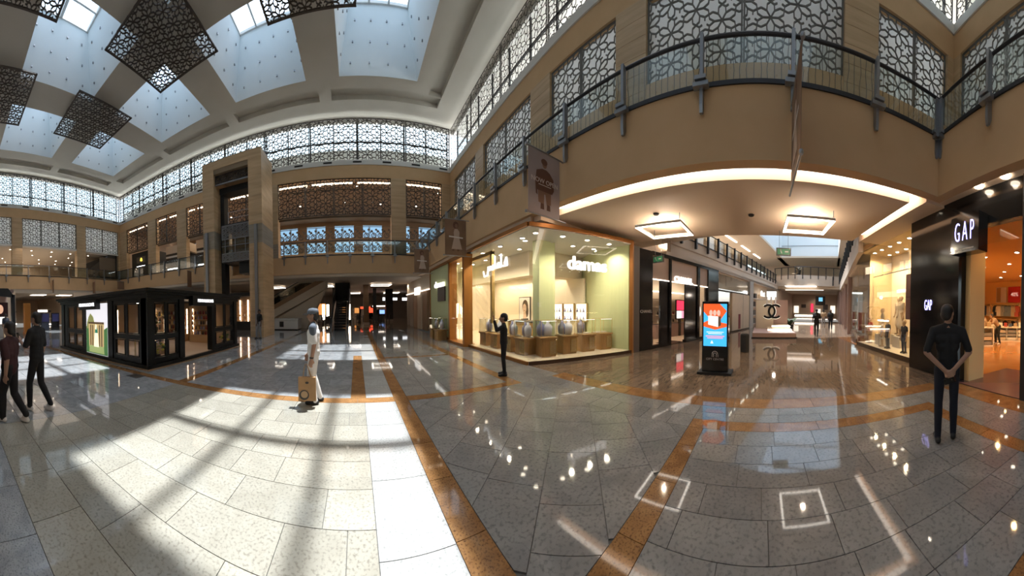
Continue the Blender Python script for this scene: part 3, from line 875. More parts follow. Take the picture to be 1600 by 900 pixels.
# ------------------------------------------------------------------ figures: tapered limbs fused into one skin, coloured by zone
import numpy as np
class Fig:
    """capsules (p, q, r0, r1, flat, material) and ellipsoids fused by a voxel remesh into one continuous body"""
    def __init__(s): s.c = []; s.e = []
    def cap(s, p, q, r0, r1, m): s.c.append((Vector(p), Vector(q), r0, r1, m)); return s
    def ell(s, c, r, m, rz=0.0, rx=0.0): s.e.append((Vector(c), Vector(r), m, rz, rx)); return s
    def mesh(s, name, mats, voxel=0.016, smooth=3):
        mb = MB()
        for p, q, r0, r1, m in s.c:
            d = (q - p).length
            if d < 1e-4: continue
            dn = (q - p) / d; path = []; rs = []
            for t in (-0.96, -0.7, -0.35): path.append(p + dn * r0 * t); rs.append(r0 * math.sqrt(1 - t * t))
            for t in (0.0, 0.25, 0.5, 0.75, 1.0): path.append(p + (q - p) * t); rs.append(r0 + (r1 - r0) * t)
            for t in (0.35, 0.7, 0.96): path.append(q + dn * r1 * t); rs.append(r1 * math.sqrt(1 - t * t))
            mb.tube(path, rs, 12)
        for c, r, m, rz, rx in s.e:
            i = len(mb.v); prof = [(math.sin(PI * k / 10), -math.cos(PI * k / 10)) for k in range(1, 10)]
            mb.lathe(prof, (0, 0, 0), 14)
            M = Matrix.Translation(c) @ Matrix.Rotation(rz, 4, 'Z') @ Matrix.Rotation(rx, 4, 'X') @ Matrix.Diagonal((r.x, r.y, r.z, 1))
            mb.xf(M, i)
        me = mb.mesh(name, ['grout'])
        o = bpy.data.objects.new('figure_tmp', me)
        rm = o.modifiers.new('r', 'REMESH'); rm.mode = 'VOXEL'; rm.voxel_size = voxel; rm.use_smooth_shade = True
        if smooth:
            sm = o.modifiers.new('s', 'SMOOTH'); sm.iterations = smooth; sm.factor = 0.5
        out = evaluated_mesh(o)
        bpy.data.objects.remove(o, do_unlink=True)
        out.materials.clear()
        for mm in mats: out.materials.append(MATS[mm])
        n = len(out.polygons)
        cen = np.empty(n * 3, dtype=np.float32); out.polygons.foreach_get('center', cen); cen = cen.reshape(-1, 3)
        best = np.full(n, 1e9, dtype=np.float32); idx = np.zeros(n, dtype=np.int32)
        for p, q, r0, r1, m in s.c:
            P, D = np.array(p), np.array(q - p); L2 = float(D @ D) or 1e-9
            t = np.clip(((cen - P) @ D) / L2, 0, 1)
            dist = np.linalg.norm(cen - (P + t[:, None] * D), axis=1) - (r0 + (r1 - r0) * t)
            k = dist < best; best[k] = dist[k]; idx[k] = m
        for c, r, m, rz, rx in s.e:
            Mi = np.array((Matrix.Rotation(rz, 3, 'Z') @ Matrix.Rotation(rx, 3, 'X')).inverted())
            v = ((cen - np.array(c)) @ Mi.T) / np.array(r)
            dist = (np.linalg.norm(v, axis=1) - 1) * min(r) - 0.002
            k = dist < best; best[k] = dist[k]; idx[k] = m
        out.polygons.foreach_set('material_index', idx)
        out.polygons.foreach_set('use_smooth', [True] * n)
        out.name = name
        return out
def lerp(a, b, t): return Vector(a) * (1 - t) + Vector(b) * t
def make_figure(name, J, mats, build=1.0, voxel=0.014, sleeve=0.55, shorts=None, skirt=0.0, face=True, fem=False, grip=0.5, headrot=0.0):
    """J: joints facing +Y. materials: 0 skin, 1 top, 2 trousers, 3 shoes, 4 eye/mouth. Returns a mesh."""
    f = Fig(); V = Vector; b = build
    pel, chest, neck, head = V(J['pelvis']), V(J['chest']), V(J['neck']), V(J['head'])
    mid = lerp(pel, chest, 0.45)
    sw = 0.92 if fem else 1.0
    side = V(J['sh_r']) - V(J['sh_l']); side.normalize()
    # torso as overlapping capsules across the body
    for cpt, hw, r, m in ((pel + V((0, 0, 0.03)), 0.075, 0.105, 2), (lerp(pel, mid, 0.7), 0.06, 0.105, 1), (mid, 0.055, 0.105, 1), (lerp(mid, chest, 0.55), 0.075, 0.11, 1), (chest, 0.09, 0.112, 1), (lerp(chest, neck, 0.55), 0.09, 0.085, 1)):
        f.cap(cpt - side * hw * b, cpt + side * hw * b, r * b, r * b, m)
    f.cap(mid, chest, 0.11 * b, 0.12 * b, 1); f.cap(pel, mid, 0.12 * b, 0.11 * b, 1)
    f.cap(neck - V((0, 0, 0.03)), lerp(neck, head, 0.75), 0.055, 0.05, 0)
    for k in ('l', 'r'):
        sh, el, wr, hd = V(J['sh_' + k]), V(J['el_' + k]), V(J['wr_' + k]), V(J['hd_' + k])
        f.cap(lerp(chest, sh, 0.3) + V((0, 0, 0.03)), sh, 0.085 * b, 0.066 * b, 1); f.cap(neck - V((0, 0, 0.005)), lerp(neck, sh, 0.8), 0.058 * b, 0.06 * b, 1)
        cut = lerp(sh, el, min(1, sleeve * 1.6)) if sleeve < 0.62 else None
        if cut is not None:
            f.cap(sh, cut, 0.066 * b, 0.060 * b, 1); f.cap(cut, el, 0.047 * b, 0.042 * b, 0); f.cap(el, wr, 0.043 * b, 0.030, 0)
        else:
            f.cap(sh, el, 0.064 * b, 0.050 * b, 1); f.cap(el, wr, 0.050 * b, 0.036, 1)
        # hand: palm, four fingers and a thumb from the palm's side
        d = (hd - wr).normalized(); fl_ = V(J.get('palm_' + k, (0, 1, 0))); ax = d.cross(fl_).normalized(); fl_ = ax.cross(d).normalized()
        palm0, palm1 = wr + d * 0.02, wr + d * 0.085
        for u in (-0.025, 0, 0.025): f.cap(palm0 + ax * u * 0.7, palm1 + ax * u, 0.015, 0.014, 0)
        for i, (u, ln) in enumerate(((-0.034, 0.062), (-0.011, 0.076), (0.011, 0.080), (0.033, 0.070))):
            b0 = palm1 + ax * u; k1 = b0 + d * ln * 0.5 + fl_ * 0.012 * grip; k2 = k1 + (d * (1 - grip * 0.6) + fl_ * grip).normalized() * ln * 0.5
            f.cap(b0, k1, 0.0098, 0.009, 0); f.cap(k1, k2, 0.009, 0.0075, 0)
        th = palm0 + ax * 0.03 + d * 0.015; t1 = th + (d * 0.6 + ax * 0.7 + fl_ * 0.3).normalized() * 0.035; t2 = t1 + (d + fl_ * 0.4).normalized() * 0.03
        f.cap(th, t1, 0.012, 0.0105, 0); f.cap(t1, t2, 0.0105, 0.0085, 0)
        hip, kn, an, to = V(J['hip_' + k]), V(J['kn_' + k]), V(J['an_' + k]), V(J['to_' + k])
        lm = 2
        f.cap(lerp(pel, hip, 0.6), hip, 0.10 * b, 0.092 * b, lm)
        if shorts is not None:
            c2 = lerp(hip, kn, shorts); f.cap(hip, c2, 0.092 * b, 0.085 * b, lm); f.cap(c2, kn, 0.066 * b, 0.055 * b, 0); f.cap(kn, lerp(kn, an, 0.35), 0.056 * b, 0.058 * b, 0); f.cap(lerp(kn, an, 0.35), an, 0.056 * b, 0.036, 0)
        else:
            f.cap(hip, kn, 0.093 * b, 0.066 * b, lm); f.cap(kn, lerp(kn, an, 0.35), 0.066 * b, 0.066 * b, lm); f.cap(lerp(kn, an, 0.35), an, 0.064 * b, 0.050 * b, lm)
        heel = an + (an - to) * 0.25; heel.z = to.z + 0.005
        f.cap(heel, to, 0.040, 0.036, 3); f.cap(an - V((0, 0, 0.01)), lerp(an, to, 0.45), 0.044, 0.036, 3)
    if skirt:
        f.cap(pel + V((0, 0, 0.08)), pel - V((0, 0, skirt)), 0.13 * b, 0.20 * b, 1)
    # head with face
    R = Matrix.Rotation(headrot, 3, 'Z')
    def H(x, y, z): return head + R @ V((x, y, z))
    f.ell(H(0, -0.005, 0.12), (0.076, 0.094, 0.098), 0, headrot); f.ell(H(0, 0.022, 0.055), (0.056, 0.066, 0.070), 0, headrot)
    f.cap(H(0, 0.085, 0.105), H(0, 0.104, 0.075), 0.010, 0.015, 0)
    for s_ in (-1, 1):
        f.ell(H(s_ * 0.078, -0.005, 0.10), (0.012, 0.022, 0.032), 0, headrot)
        if face: f.ell(H(s_ * 0.031, 0.083, 0.115), (0.013, 0.009, 0.007), 4, headrot)
    if face: f.ell(H(0, 0.086, 0.040), (0.024, 0.008, 0.006), 4, headrot)
    return f.mesh(name, mats, voxel)
def hair_mesh(name, mat, head, headrot=0.0, long=0.0, bun=False):
    f = Fig(); R = Matrix.Rotation(headrot, 3, 'Z'); h = Vector(head)
    def H(x, y, z): return h + R @ Vector((x, y, z))
    f.ell(H(0, -0.018, 0.135), (0.086, 0.100, 0.098), 0, headrot); f.ell(H(0, -0.05, 0.09), (0.080, 0.068, 0.085), 0, headrot)
    if long:
        f.cap(H(0, -0.065, 0.10), H(0, -0.085, 0.10 - long), 0.07, 0.055, 0); f.cap(H(0.06, -0.03, 0.1), H(0.07, -0.05, 0.1 - long * 0.8), 0.035, 0.03, 0); f.cap(H(-0.06, -0.03, 0.1), H(-0.07, -0.05, 0.1 - long * 0.8), 0.035, 0.03, 0)
    if bun: f.ell(H(0, -0.11, 0.16), (0.05, 0.05, 0.05), 0)
    return f.mesh(name, [mat], 0.014, 2)
def standing(h=1.72, **over):
    """neutral standing joints for a person h tall, facing +Y; keyword values replace joints"""
    s = h / 1.72
    J = dict(pelvis=(0, 0, .93), chest=(0, 0, 1.28), neck=(0, -.005, 1.45), head=(0, .01, 1.50), sh_l=(-.18, 0, 1.385), sh_r=(.18, 0, 1.385), el_l=(-.225, -.02, 1.10), el_r=(.225, -.02, 1.10),
             wr_l=(-.235, .05, .86), wr_r=(.235, .05, .86), hd_l=(-.235, .08, .76), hd_r=(.235, .08, .76), palm_l=(1, 0, 0), palm_r=(-1, 0, 0), hip_l=(-.09, 0, .88), hip_r=(.09, 0, .88), kn_l=(-.10, .015, .48), kn_r=(.10, .015, .48),
             an_l=(-.105, -.02, .075), an_r=(.105, -.02, .075), to_l=(-.12, .13, .036), to_r=(.12, .13, .036))
    J.update(over)
    return {k: (v if k.startswith('palm') else tuple(c * s for c in v)) for k, v in J.items()}
plain('skin_tan', (0.36, 0.20, 0.13), 0.55); plain('skin_dark', (0.17, 0.09, 0.06), 0.55); plain('skin_light', (0.50, 0.31, 0.22), 0.55)
plain('hair_black', (0.012, 0.010, 0.009), 0.5); plain('hair_brown', (0.06, 0.035, 0.02), 0.5)
plain('face_dark', (0.03, 0.015, 0.012), 0.5)
plain('cloth_black', (0.012, 0.012, 0.013), 0.9); plain('cloth_navy', (0.014, 0.017, 0.028), 0.9); plain('cloth_white', (0.75, 0.74, 0.72), 0.9)
plain('cloth_greyblue', (0.13, 0.15, 0.18), 0.9); plain('cloth_maroon', (0.045, 0.015, 0.016), 0.9); plain('cloth_grey', (0.26, 0.26, 0.26), 0.9)
plain('cloth_cream', (0.62, 0.52, 0.40), 0.9); plain('cloth_red', (0.35, 0.06, 0.04), 0.9); plain('cloth_tan', (0.42, 0.29, 0.17), 0.9)
plain('cloth_floral', (0.55, 0.45, 0.33), 0.9, c2=(0.30, 0.16, 0.10), scale=30); plain('denim', (0.05, 0.07, 0.12), 0.9)
plain('shoe_black', (0.014, 0.014, 0.015), 0.5); plain('shoe_white', (0.7, 0.68, 0.66), 0.6); plain('mannequin', (0.55, 0.40, 0.27), 0.5)
plain('paper_kraft', (0.42, 0.25, 0.12), 0.85, noise=0.1)
def person(label, J, mats, loc, rz, hair='hair_black', cat='person', name='person', hairkw=None, **kw):
    t = thing(name, label, cat, loc, rz)
    hr = kw.get('headrot', 0.0)
    place('body', make_figure('body', J, mats, **kw), t)
    if hair: place('hair', hair_mesh('hair', hair, J['head'], hr, **(hairkw or {})), t)
    return t
# ------------------------------------------------------------------ ceiling of the covered way and its lights
plain('soffit_pink', (0.86, 0.69, 0.53), 0.75); plain('bronze', (0.40, 0.17, 0.045), 0.35, 0.5); plain('green_wall', (0.60, 0.64, 0.36), 0.7, noise=0.06, scale=3, stretch=(14, 14, 0.2))
plain('shop_cream', (0.80, 0.70, 0.55), 0.7); plain('cream_floor', (0.78, 0.68, 0.52), 0.2); plain('dark_plinth', (0.06, 0.035, 0.022), 0.15); plain('wood_warm', (0.46, 0.26, 0.10), 0.4, noise=0.25, scale=3, stretch=(8, 8, 1))
plain('gold', (0.62, 0.44, 0.18), 0.35, 0.6); plain('velvet', (0.26, 0.26, 0.42), 0.8); plain('bust_white', (0.72, 0.70, 0.76), 0.6); plain('photo_white', (0.72, 0.68, 0.64), 0.5); plain('poster_skin', (0.62, 0.44, 0.34), 0.6)
plain('taupe_panel', (0.46, 0.34, 0.27), 0.6); plain('frame_dark', (0.035, 0.03, 0.028), 0.4); plain('taupe_dark', (0.10, 0.085, 0.075), 0.5)
emit('uplight', (1.0, 0.86, 0.70), 2.0); emit('sign_white', (1.0, 0.97, 0.92), 1.35); emit('sign_blue', (0.45, 0.42, 1.0), 4.0); emit('niche_glow', (1.0, 0.92, 0.78), 1.2); emit('cove_white', (1.0, 0.86, 0.72), 5.5)
cl = MB()
cl.box(5.32, -3.42, 4.35, 9.35, 5.6, 4.6, 0)                 # main panel
cl.box(4.88, -4.0, 4.42, 5.04, 19.3, 4.6, 0)                 # soffit behind the fascia
cl.box(5.04, -4.6, 4.58, 9.35, 5.7, 4.66, 0)                 # slot back
cl.box(5.04, -4.6, 4.35, 9.35, -3.72, 4.58, 0); cl.box(4.88, 5.6, 4.2, 12, 19.6, 4.5, 0)
struct(cl.build('ceiling_covered_way', 'soffit_pink'))
o = MB().box(5.08, -3.42, 4.50, 5.26, 5.2, 4.54).build('cove_light', 'cove_white'); tag(o, 'long curved-looking white cove light strip under the right balcony edge', 'light strip')
o = MB().box(5.3, -3.66, 4.50, 8.9, -3.5, 4.54).build('cove_light', 'cove_white'); tag(o, 'short white cove light strip running towards the children\'s clothes window', 'light strip')
def square_pendant(cx, cy, z, sx, sy, label, group=None, e='lamp_white', watt=75, b=0.075):
    t = thing('square_light', label, 'ceiling light', (cx, cy, z), 0, group)
    for x0, y0, x1, y1 in ((-sx, -sy, sx, -sy + b), (-sx, sy - b, sx, sy), (-sx, -sy + b, -sx + b, sy - b), (sx - b, -sy + b, sx, sy - b)):
        p = MB().box(x0, y0, 0, x1, y1, 0.07).build('light_bar', 'white_trim', t)
        MB().box(x0 + 0.008, y0 + 0.008, -0.012, x1 - 0.008, y1 - 0.008, 0.0).build('diffuser', e, p)
        MB().box(x0 + 0.008, y0 + 0.008, 0.07, x1 - 0.008, y1 - 0.008, 0.078).build('uplight', 'uplight', p)
    if watt: lamp('POINT', (cx, cy, z - 0.03), watt, (1, 0.80, 0.60), 0.02)
    for px, py in ((-sx + .05, -sy + .05), (sx - .05, sy - .05)): MB().tube([(px, py, 0.07), (px, py, 0.28)], 0.01, 5).build('hanger', 'steel', t)
    return t
square_pendant(7.5, 2.92, 4.07, 0.69, 0.71, 'square ring ceiling light near the jewellery shop corner')
square_pendant(7.3, -1.3, 4.07, 0.67, 0.65, 'square ring ceiling light nearer the children\'s clothes window')
for x, y in ((6.7, 2.9), (7.3, 0.3)):
    o = MB().lathe([(0.02, 0), (0.09, -0.01), (0.07, -0.05), (0.02, -0.06)], (x, y, 4.35), 10).build('ceiling_sensor', 'vent_dark')
    tag(o, 'small dark ceiling sensor ' + ('left of the two square lights' if y > 1 else 'between the two square lights'), 'sensor')

# ------------------------------------------------------------------ jewellery shop on the corner
DC, DE = Vector((4.64, 5.87, 0)), Vector((8.44, 4.60, 0))
du = (DE - DC).normalized(); dn = Vector((-du.y, du.x, 0))
drz = math.atan2(du.y, du.x)
def D(s, d, z=0): p = DC + du * s + dn * d; return (p.x, p.y, z)
shop = thing('jewellery_shop', 'bright corner jewellery shop with bronze frames and pale green walls', 'shop', (4.64, 5.87, 0))
def part(mb, name, mat, par=shop, **k):
    o = mb.build(name, mat, par, **k); o.location = tuple(-Vector(par.location)) if par.rotation_euler.z == 0 else o.location; return o
poly = [D(0, 0)[:2], D(3.95, 0)[:2], (9.6, 8.0), (9.6, 16.2), (4.9, 16.2)]
part(MB().prism(poly, 0.0, 0.10), 'shop_floor', 'cream_floor')
part(MB().prism(poly, 4.02, 4.15), 'shop_ceiling', 'white_trim')
w_ = MB().box(9.6, 7.9, 0, 9.75, 16.3, 4.1)
part(w_, 'back_wall', 'shop_cream')
part(MB().box(4.85, 16.05, 0, 9.75, 16.3, 4.3), 'end_wall', 'shop_cream')
part(MB().box(4.78, 11.95, 0.1, 4.95, 16.05, 4.02), 'green_front', 'green_wall')
# curved green wall at the right end
cw = MB(); pts = []
for k in range(9):
    a = k / 8; p = Vector((8.38, 4.72, 0)).lerp(Vector((9.62, 8.05, 0)), a) + Vector((-0.3, 0.1, 0)) * math.sin(PI * a)
    pts.append((p.x, p.y))
pts2 = [(x + 0.12, y - 0.05) for x, y in reversed(pts)]
part(MB().prism(pts + pts2, 0.1, 4.05), 'curved_wall', 'green_wall')
cx, cy = 6.12, 7.15
part(MB().xf(Matrix()).box(cx - .34, cy - .42, 0.1, cx + .42, cy - .08, 4.03), 'column', 'green_wall')
part(MB().box(6.6, 8.3, 3.0, 7.2, 15.5, 4.02).box(7.2, 7.9, 3.0, 9.5, 8.5, 4.02), 'bulkhead', 'shop_cream')
# bronze frame lines
def rail(p, q, w=0.10, h=0.10, nm='frame_bar', mt='bronze'): part(MB().bar(p, q, w, h), nm, mt)
rail((4.64, 5.87, 4.10), (4.80, 16.1, 4.10), 0.14, 0.12); rail(D(0, 0, 4.10), D(4.0, 0, 4.10), 0.14, 0.12)
rail(D(3.97, 0, 0), D(3.97, 0, 4.1), 0.14, 0.10); rail((4.78, 16.1, 0), (4.78, 16.1, 4.1), 0.10, 0.10)
part(MB().bar((4.60, 5.87, 0.05), (4.78, 16.1, 0.05), 0.06, 0.10), 'plinth_left', 'bronze'); part(MB().bar(D(0, -0.02, 0.05), D(3.95, -0.02, 0.05), 0.06, 0.10), 'plinth_right', 'dark_plinth')
struct(MB().box(4.75, 5.9, 4.15, 4.9, 19.3, 4.42).build('trim_above_shop', 'soffit_pink'))
# entrance portal and inner frame
for y in (11.85, 10.1):
    part(MB().box(4.45, y - 0.09, 0, 4.85, y + 0.09, 3.95), 'portal_post', 'bronze')
part(MB().box(4.45, 10.0, 3.86, 4.85, 11.95, 4.0), 'portal_head', 'bronze'); part(MB().box(4.4, 10.0, 0, 4.95, 11.95, 0.12), 'portal_sill', 'bronze')
part(MB().box(4.86, 8.36, 1.1, 4.98, 8.48, 3.8), 'inner_post', 'gold'); part(MB().box(4.86, 8.36, 3.68, 4.98, 10.1, 3.82), 'inner_head', 'gold')
part(MB().box(4.5, 10.2, 0.12, 4.52, 11.75, 3.85), 'glass_pane', 'shop_glass')
for a, b in ((5.9, 7.9), (7.92, 10.0)):
    part(MB().bar((4.645 + (a - 5.87) * 0.0157, a, 2.05), (4.645 + (b - 5.87) * 0.0157, b, 2.05), 0.02, 3.9), 'glass_pane', 'shop_glass')
for a, b in ((0.01, 1.98), (2.0, 3.92)): part(MB().bar(D(a, 0, 2.05), D(b, 0, 2.05), 0.02, 3.9), 'glass_pane', 'shop_glass')
# signs
lettering('sign_letters', 'damas', 'sign_white', tuple(Vector(D(2.02, -0.03, 3.06)) - Vector(shop.location)), face_rot(-dn.x, -dn.y), shop, size=0.58, depth=0.03, bold=0.012, sx=1.05)
lettering('sign_letters', 'damas', 'sign_white', tuple(Vector((4.70, 14.1, 3.02)) - Vector(shop.location)), face_rot(-1, 0), shop, size=0.5, depth=0.03, bold=0.012, sx=1.4)
# the shop's Arabic name, stroke by stroke (read right to left; x grows to the viewer's right)
ar = MB()
for seg in (((0.70, 0.10), (0.80, 0.28)), ((0.80, 0.28), (0.84, 0.04)), ((0.84, 0.04), (0.62, 0.04)),       # dal
            ((0.54, 0.42), (0.54, 0.04)), ((0.54, 0.04), (0.34, 0.04)), ((0.44, 0.04), (0.44, 0.16)), ((0.44, 0.16), (0.35, 0.16)), ((0.35, 0.16), (0.35, 0.04)), ((0.34, 0.04), (0.22, 0.04)),   # alif, mim
            ((0.22, 0.42), (0.22, 0.04)), ((0.12, 0.16), (0.12, 0.0)), ((0.12, 0.02), (-0.16, 0.02)), ((0.02, 0.14), (0.02, 0.0)), ((-0.08, 0.14), (-0.08, 0.0)), ((-0.17, 0.14), (-0.20, -0.14)), ((-0.20, -0.14), (-0.40, -0.16)), ((-0.40, -0.16), (-0.46, 0.02))):
    (xa, za), (xb_, zb_) = seg
    ar.tube([(xa, 0, za), (xb_, 0, zb_)], 0.033, 6)
ao = ar.build('sign_letters', 'sign_white', shop, loc=tuple(Vector((4.62, 8.0, 3.02)) - Vector(shop.location))); ao.rotation_euler = (0, 0, -PI / 2); ao.scale = (1.25, 1, 1.1)
part(MB().box(4.70, 13.2, 2.06, 4.78, 14.4, 2.86), 'grey_panel', 'taupe_dark')
# ceiling spots
for k in range(8):
    p = D(0.4 + (k % 4) * 0.95, 0.45 + (k // 4) * 1.0, 4.02); place('ceiling_spot', DL, shop, tuple(Vector(p) - Vector(shop.location)))
for k in range(12):
    place('ceiling_spot', DL, shop, tuple(Vector((5.2 + (k % 2) * 0.9, 6.9 + (k // 2) * 1.4, 4.02)) - Vector(shop.location)))
for k in range(3): spot_lamp(D(1.75 + k * 0.75, 0.55, 3.96), 150, (1, 0.88, 0.66))
for k in range(6): spot_lamp((5.3, 7.9 + k * 1.3, 3.96), 185, (1, 0.86, 0.64))
for k in range(5): spot_lamp((8.3, 9.0 + k * 1.5, 3.9), 200, (1, 0.84, 0.62))
# wall niches and portrait at the back of the shop
def framed(label, loc, rz, w, h, fill, name='wall_niche', cat='display niche', group=None, items=True):
    t = thing(name, label, cat, loc, rz, group)
    MB().box(-w / 2, -0.10, 0, w / 2, 0, h).box(-w / 2 + .03, -0.12, .03, w / 2 - .03, -0.1, h - .03, 1).build('frame', ['gold', fill], t)
    if items:
        for z in (0.06, h * 0.52):
            MB().box(-w / 2 + .04, -0.22, z - 0.02, w / 2 - .04, -0.12, z).build('shelf', 'photo_white', t)
            for i in range(3):
                MB().lathe([(0.05, 0), (0.045, 0.06), (0.02, 0.1), (0.03, 0.16)], (-w / 2 + w * (i + 0.7) / 3.4, -0.17, z), 8).build('jewellery_stand', 'bust_white' if i % 2 else 'velvet', t)
    return t
struct(MB().box(9.0, 7.4, 0.1, 9.12, 10.1, 3.0).build('wall_shop_inner', 'shop_cream'))
for (x, y), lab in (((9.0, 7.45 + 0.0), 'rightmost of three glowing jewellery niches right of the green column'), ((9.0, 8.22), 'middle one of three glowing jewellery niches right of the green column'), ((9.0, 8.95), 'leftmost of three glowing jewellery niches, next to the green column')):
    framed(lab, (x, y, 1.05), -PI / 2, 0.62, 0.82, 'niche_glow', group='jewellery niches')
t = thing('portrait_poster', 'framed portrait of a dark-haired woman on the jewellery shop wall', 'poster', (9.0, 11.7, 0.65), -PI / 2)
struct(MB().box(9.02, 10.5, 0.1, 9.12, 13.4, 3.0).build('wall_shop_inner', 'shop_cream'))
MB().box(-.52, -.05, 0, .52, 0, 1.62).build('frame', 'frame_dark', t)
MB().box(-.48, -.06, .04, .48, -.05, 1.58).build('print', 'photo_white', t)
def disc(mb, cx, cz, rx, rz_, y, n=20): mb.face([(cx + rx * math.cos(2 * PI * k / n), y, cz + rz_ * math.sin(2 * PI * k / n)) for k in range(n)])
m = MB(); disc(m, 0.08, 1.08, .27, .38, -.063); disc(m, 0.22, .82, .16, .35, -.0632); m.build('hair_print', 'hair_brown', t)
m = MB(); disc(m, 0.02, .98, .17, .26, -.066); m.face([(-.2, -.0655, .1), (.3, -.0655, .1), (.12, -.0655, .8), (-.05, -.0655, .8)]); m.build('face_print', 'poster_skin', t)
for ex, ez, er in ((-.05, 1.04, .03), (.09, 1.04, .03), (.02, .85, .05)):
    m = MB(); disc(m, ex, ez, er, .016, -.068, 10); m.build('eye_print' if er < .04 else 'mouth_print', 'face_dark', t)
m = MB(); m.face([(-.46, -.067, .05), (.46, -.067, .05), (.36, -.067, .42), (-.3, -.067, .36)]); m.build('dress_print', 'black_matt', t)
# second portrait group of wall showcases behind the left window
for k, y in enumerate((12.6, 13.5)):
    framed('pale wall showcase behind the left shop window, ' + ('nearer the entrance' if k else 'nearer the corner'), (9.58, y, 1.0), -PI / 2, 0.8, 0.9, 'niche_glow', name='wall_showcase', cat='showcase', group='wall showcases')
# glass cases on wooden stands with necklace busts
def bust(parent, x, y, z, mat, s=1.0):
    m = MB().lathe([(0.075 * s, 0), (0.10 * s, 0.03 * s), (0.115 * s, 0.10 * s), (0.12 * s, 0.20 * s), (0.085 * s, 0.26 * s), (0.04 * s, 0.29 * s), (0.04 * s, 0.35 * s)], (0, 0, 0), 14, 0, 1.0, 0.6)
    o = m.build('necklace_bust', mat, parent, smooth=True, loc=(x, y, z)); return o
def vitrine(label, loc, rz, w=0.62, d=0.62, zb_=0.70, zt_=1.24, mats_=('velvet', 'bust_white'), group=None):
    t = thing('display_case', label, 'display case', loc, rz, group)
    MB().box(-w / 2 + .05, -d / 2 + .05, 0, w / 2 - .05, d / 2 - .05, zb_ - .05).build('stand', 'wood_warm', t)
    MB().box(-w / 2, -d / 2, zb_ - .06, w / 2, d / 2, zb_).build('top', 'wood_warm', t, bevel=0.006)
    l = lattice(w * 0.42, zb_ - 0.16, 0.13, 0.012, 0.012, 0.014); l.build('fretwork', 'gold', t, loc=(w * 0.04, -d / 2 + .04, .06))
    MB().box(w * 0.04, -d / 2 + .046, .06, w * .46, -d / 2 + .049, zb_ - .10).build('fretwork_back', 'shop_cream', t)
    for sx in (-1, 1):
        MB().box(sx * (w / 2 - .03) - .003, -d / 2 + .03, zb_, sx * (w / 2 - .03) + .003, d / 2 - .03, zt_).build('glass_side', 'shop_glass', t)
    for sy in (-1, 1): MB().box(-w / 2 + .03, sy * (d / 2 - .03) - .003, zb_, w / 2 - .03, sy * (d / 2 - .03) + .003, zt_).build('glass_front', 'shop_glass', t)
    for sx in (-1, 1):
        for sy in (-1, 1): MB().box(sx * (w / 2 - .03) - .006, sy * (d / 2 - .03) - .006, zb_, sx * (w / 2 - .03) + .006, sy * (d / 2 - .03) + .006, zt_).build('corner_strip', 'gold', t)
        MB().box(-w / 2 + .024, sx * (d / 2 - .03) - .006, zt_ - .012, w / 2 - .024, sx * (d / 2 - .03) + .006, zt_).build('top_strip', 'gold', t)
    MB().box(-w / 2 + .04, -d / 2 + .035, zt_ - .016, w / 2 - .04, -d / 2 + .05, zt_ - .008).build('lamp_strip', 'lamp_cool', t)
    MB().box(-w / 2 + .06, 0.02, zb_, w / 2 - .06, d / 2 - .06, zb_ + .03).build('tray', 'photo_white', t)
    if mats_[0]: bust(t, -w * .2, 0.10, zb_ + .03, mats_[0], 1.38)
    if mats_[1]: bust(t, w * .16, 0.04, zb_ + .03, mats_[1], 1.38)
    return t
VC = [((5.69, 6.29), 'glass jewellery case beside the shop corner, white and blue busts', ('velvet', 'bust_white')), ((6.55, 6.16), 'second glass jewellery case from the corner on the right window', ('velvet', 'bust_white')),
      ((7.32, 5.96), 'third glass jewellery case from the corner, with one dark bust', ('velvet', None)), ((8.10, 5.74), 'smallest-looking glass case at the right end beside the curved green wall', (None, None))]
for (x, y), lab, mm in VC: vitrine(lab, (x, y, 0.10), drz, 0.60, 0.62, 0.62, 1.16, mm, 'glass cases in the right window')
for y, lab, mm in ((9.55, 'glass case nearest the shop entrance in the left window', ('bust_white', 'velvet')), (8.65, 'second glass case from the entrance in the left window', ('bust_white', 'bust_white')),
                   (7.75, 'glass case behind the standing woman in the left window', ('velvet', 'bust_white')), (6.95, 'glass case at the corner end of the left window', ('velvet', 'bust_white')), (13.6, 'glass case before the green wall, far end', ('velvet', 'bust_white')), (12.7, 'glass case before the green wall, beside the entrance', ('velvet', 'bust_white'))):
    vitrine(lab, (5.35 if y < 11 else 4.3, y, 0.10 if y < 11 else 0.0), -PI / 2, 0.62, 0.6, 0.56, 1.14, mm, 'glass cases in the left window')
t = thing('sales_counter', 'dark sales counter between the portrait and the green column', 'counter', (7.4, 9.6, 0.10))
MB().box(-0.4, -0.9, 0, 0.4, 0.9, 0.9).build('body', 'wood_warm', t); MB().box(-0.45, -0.95, 0.9, 0.45, 0.95, 0.96).build('top', 'frame_dark', t)
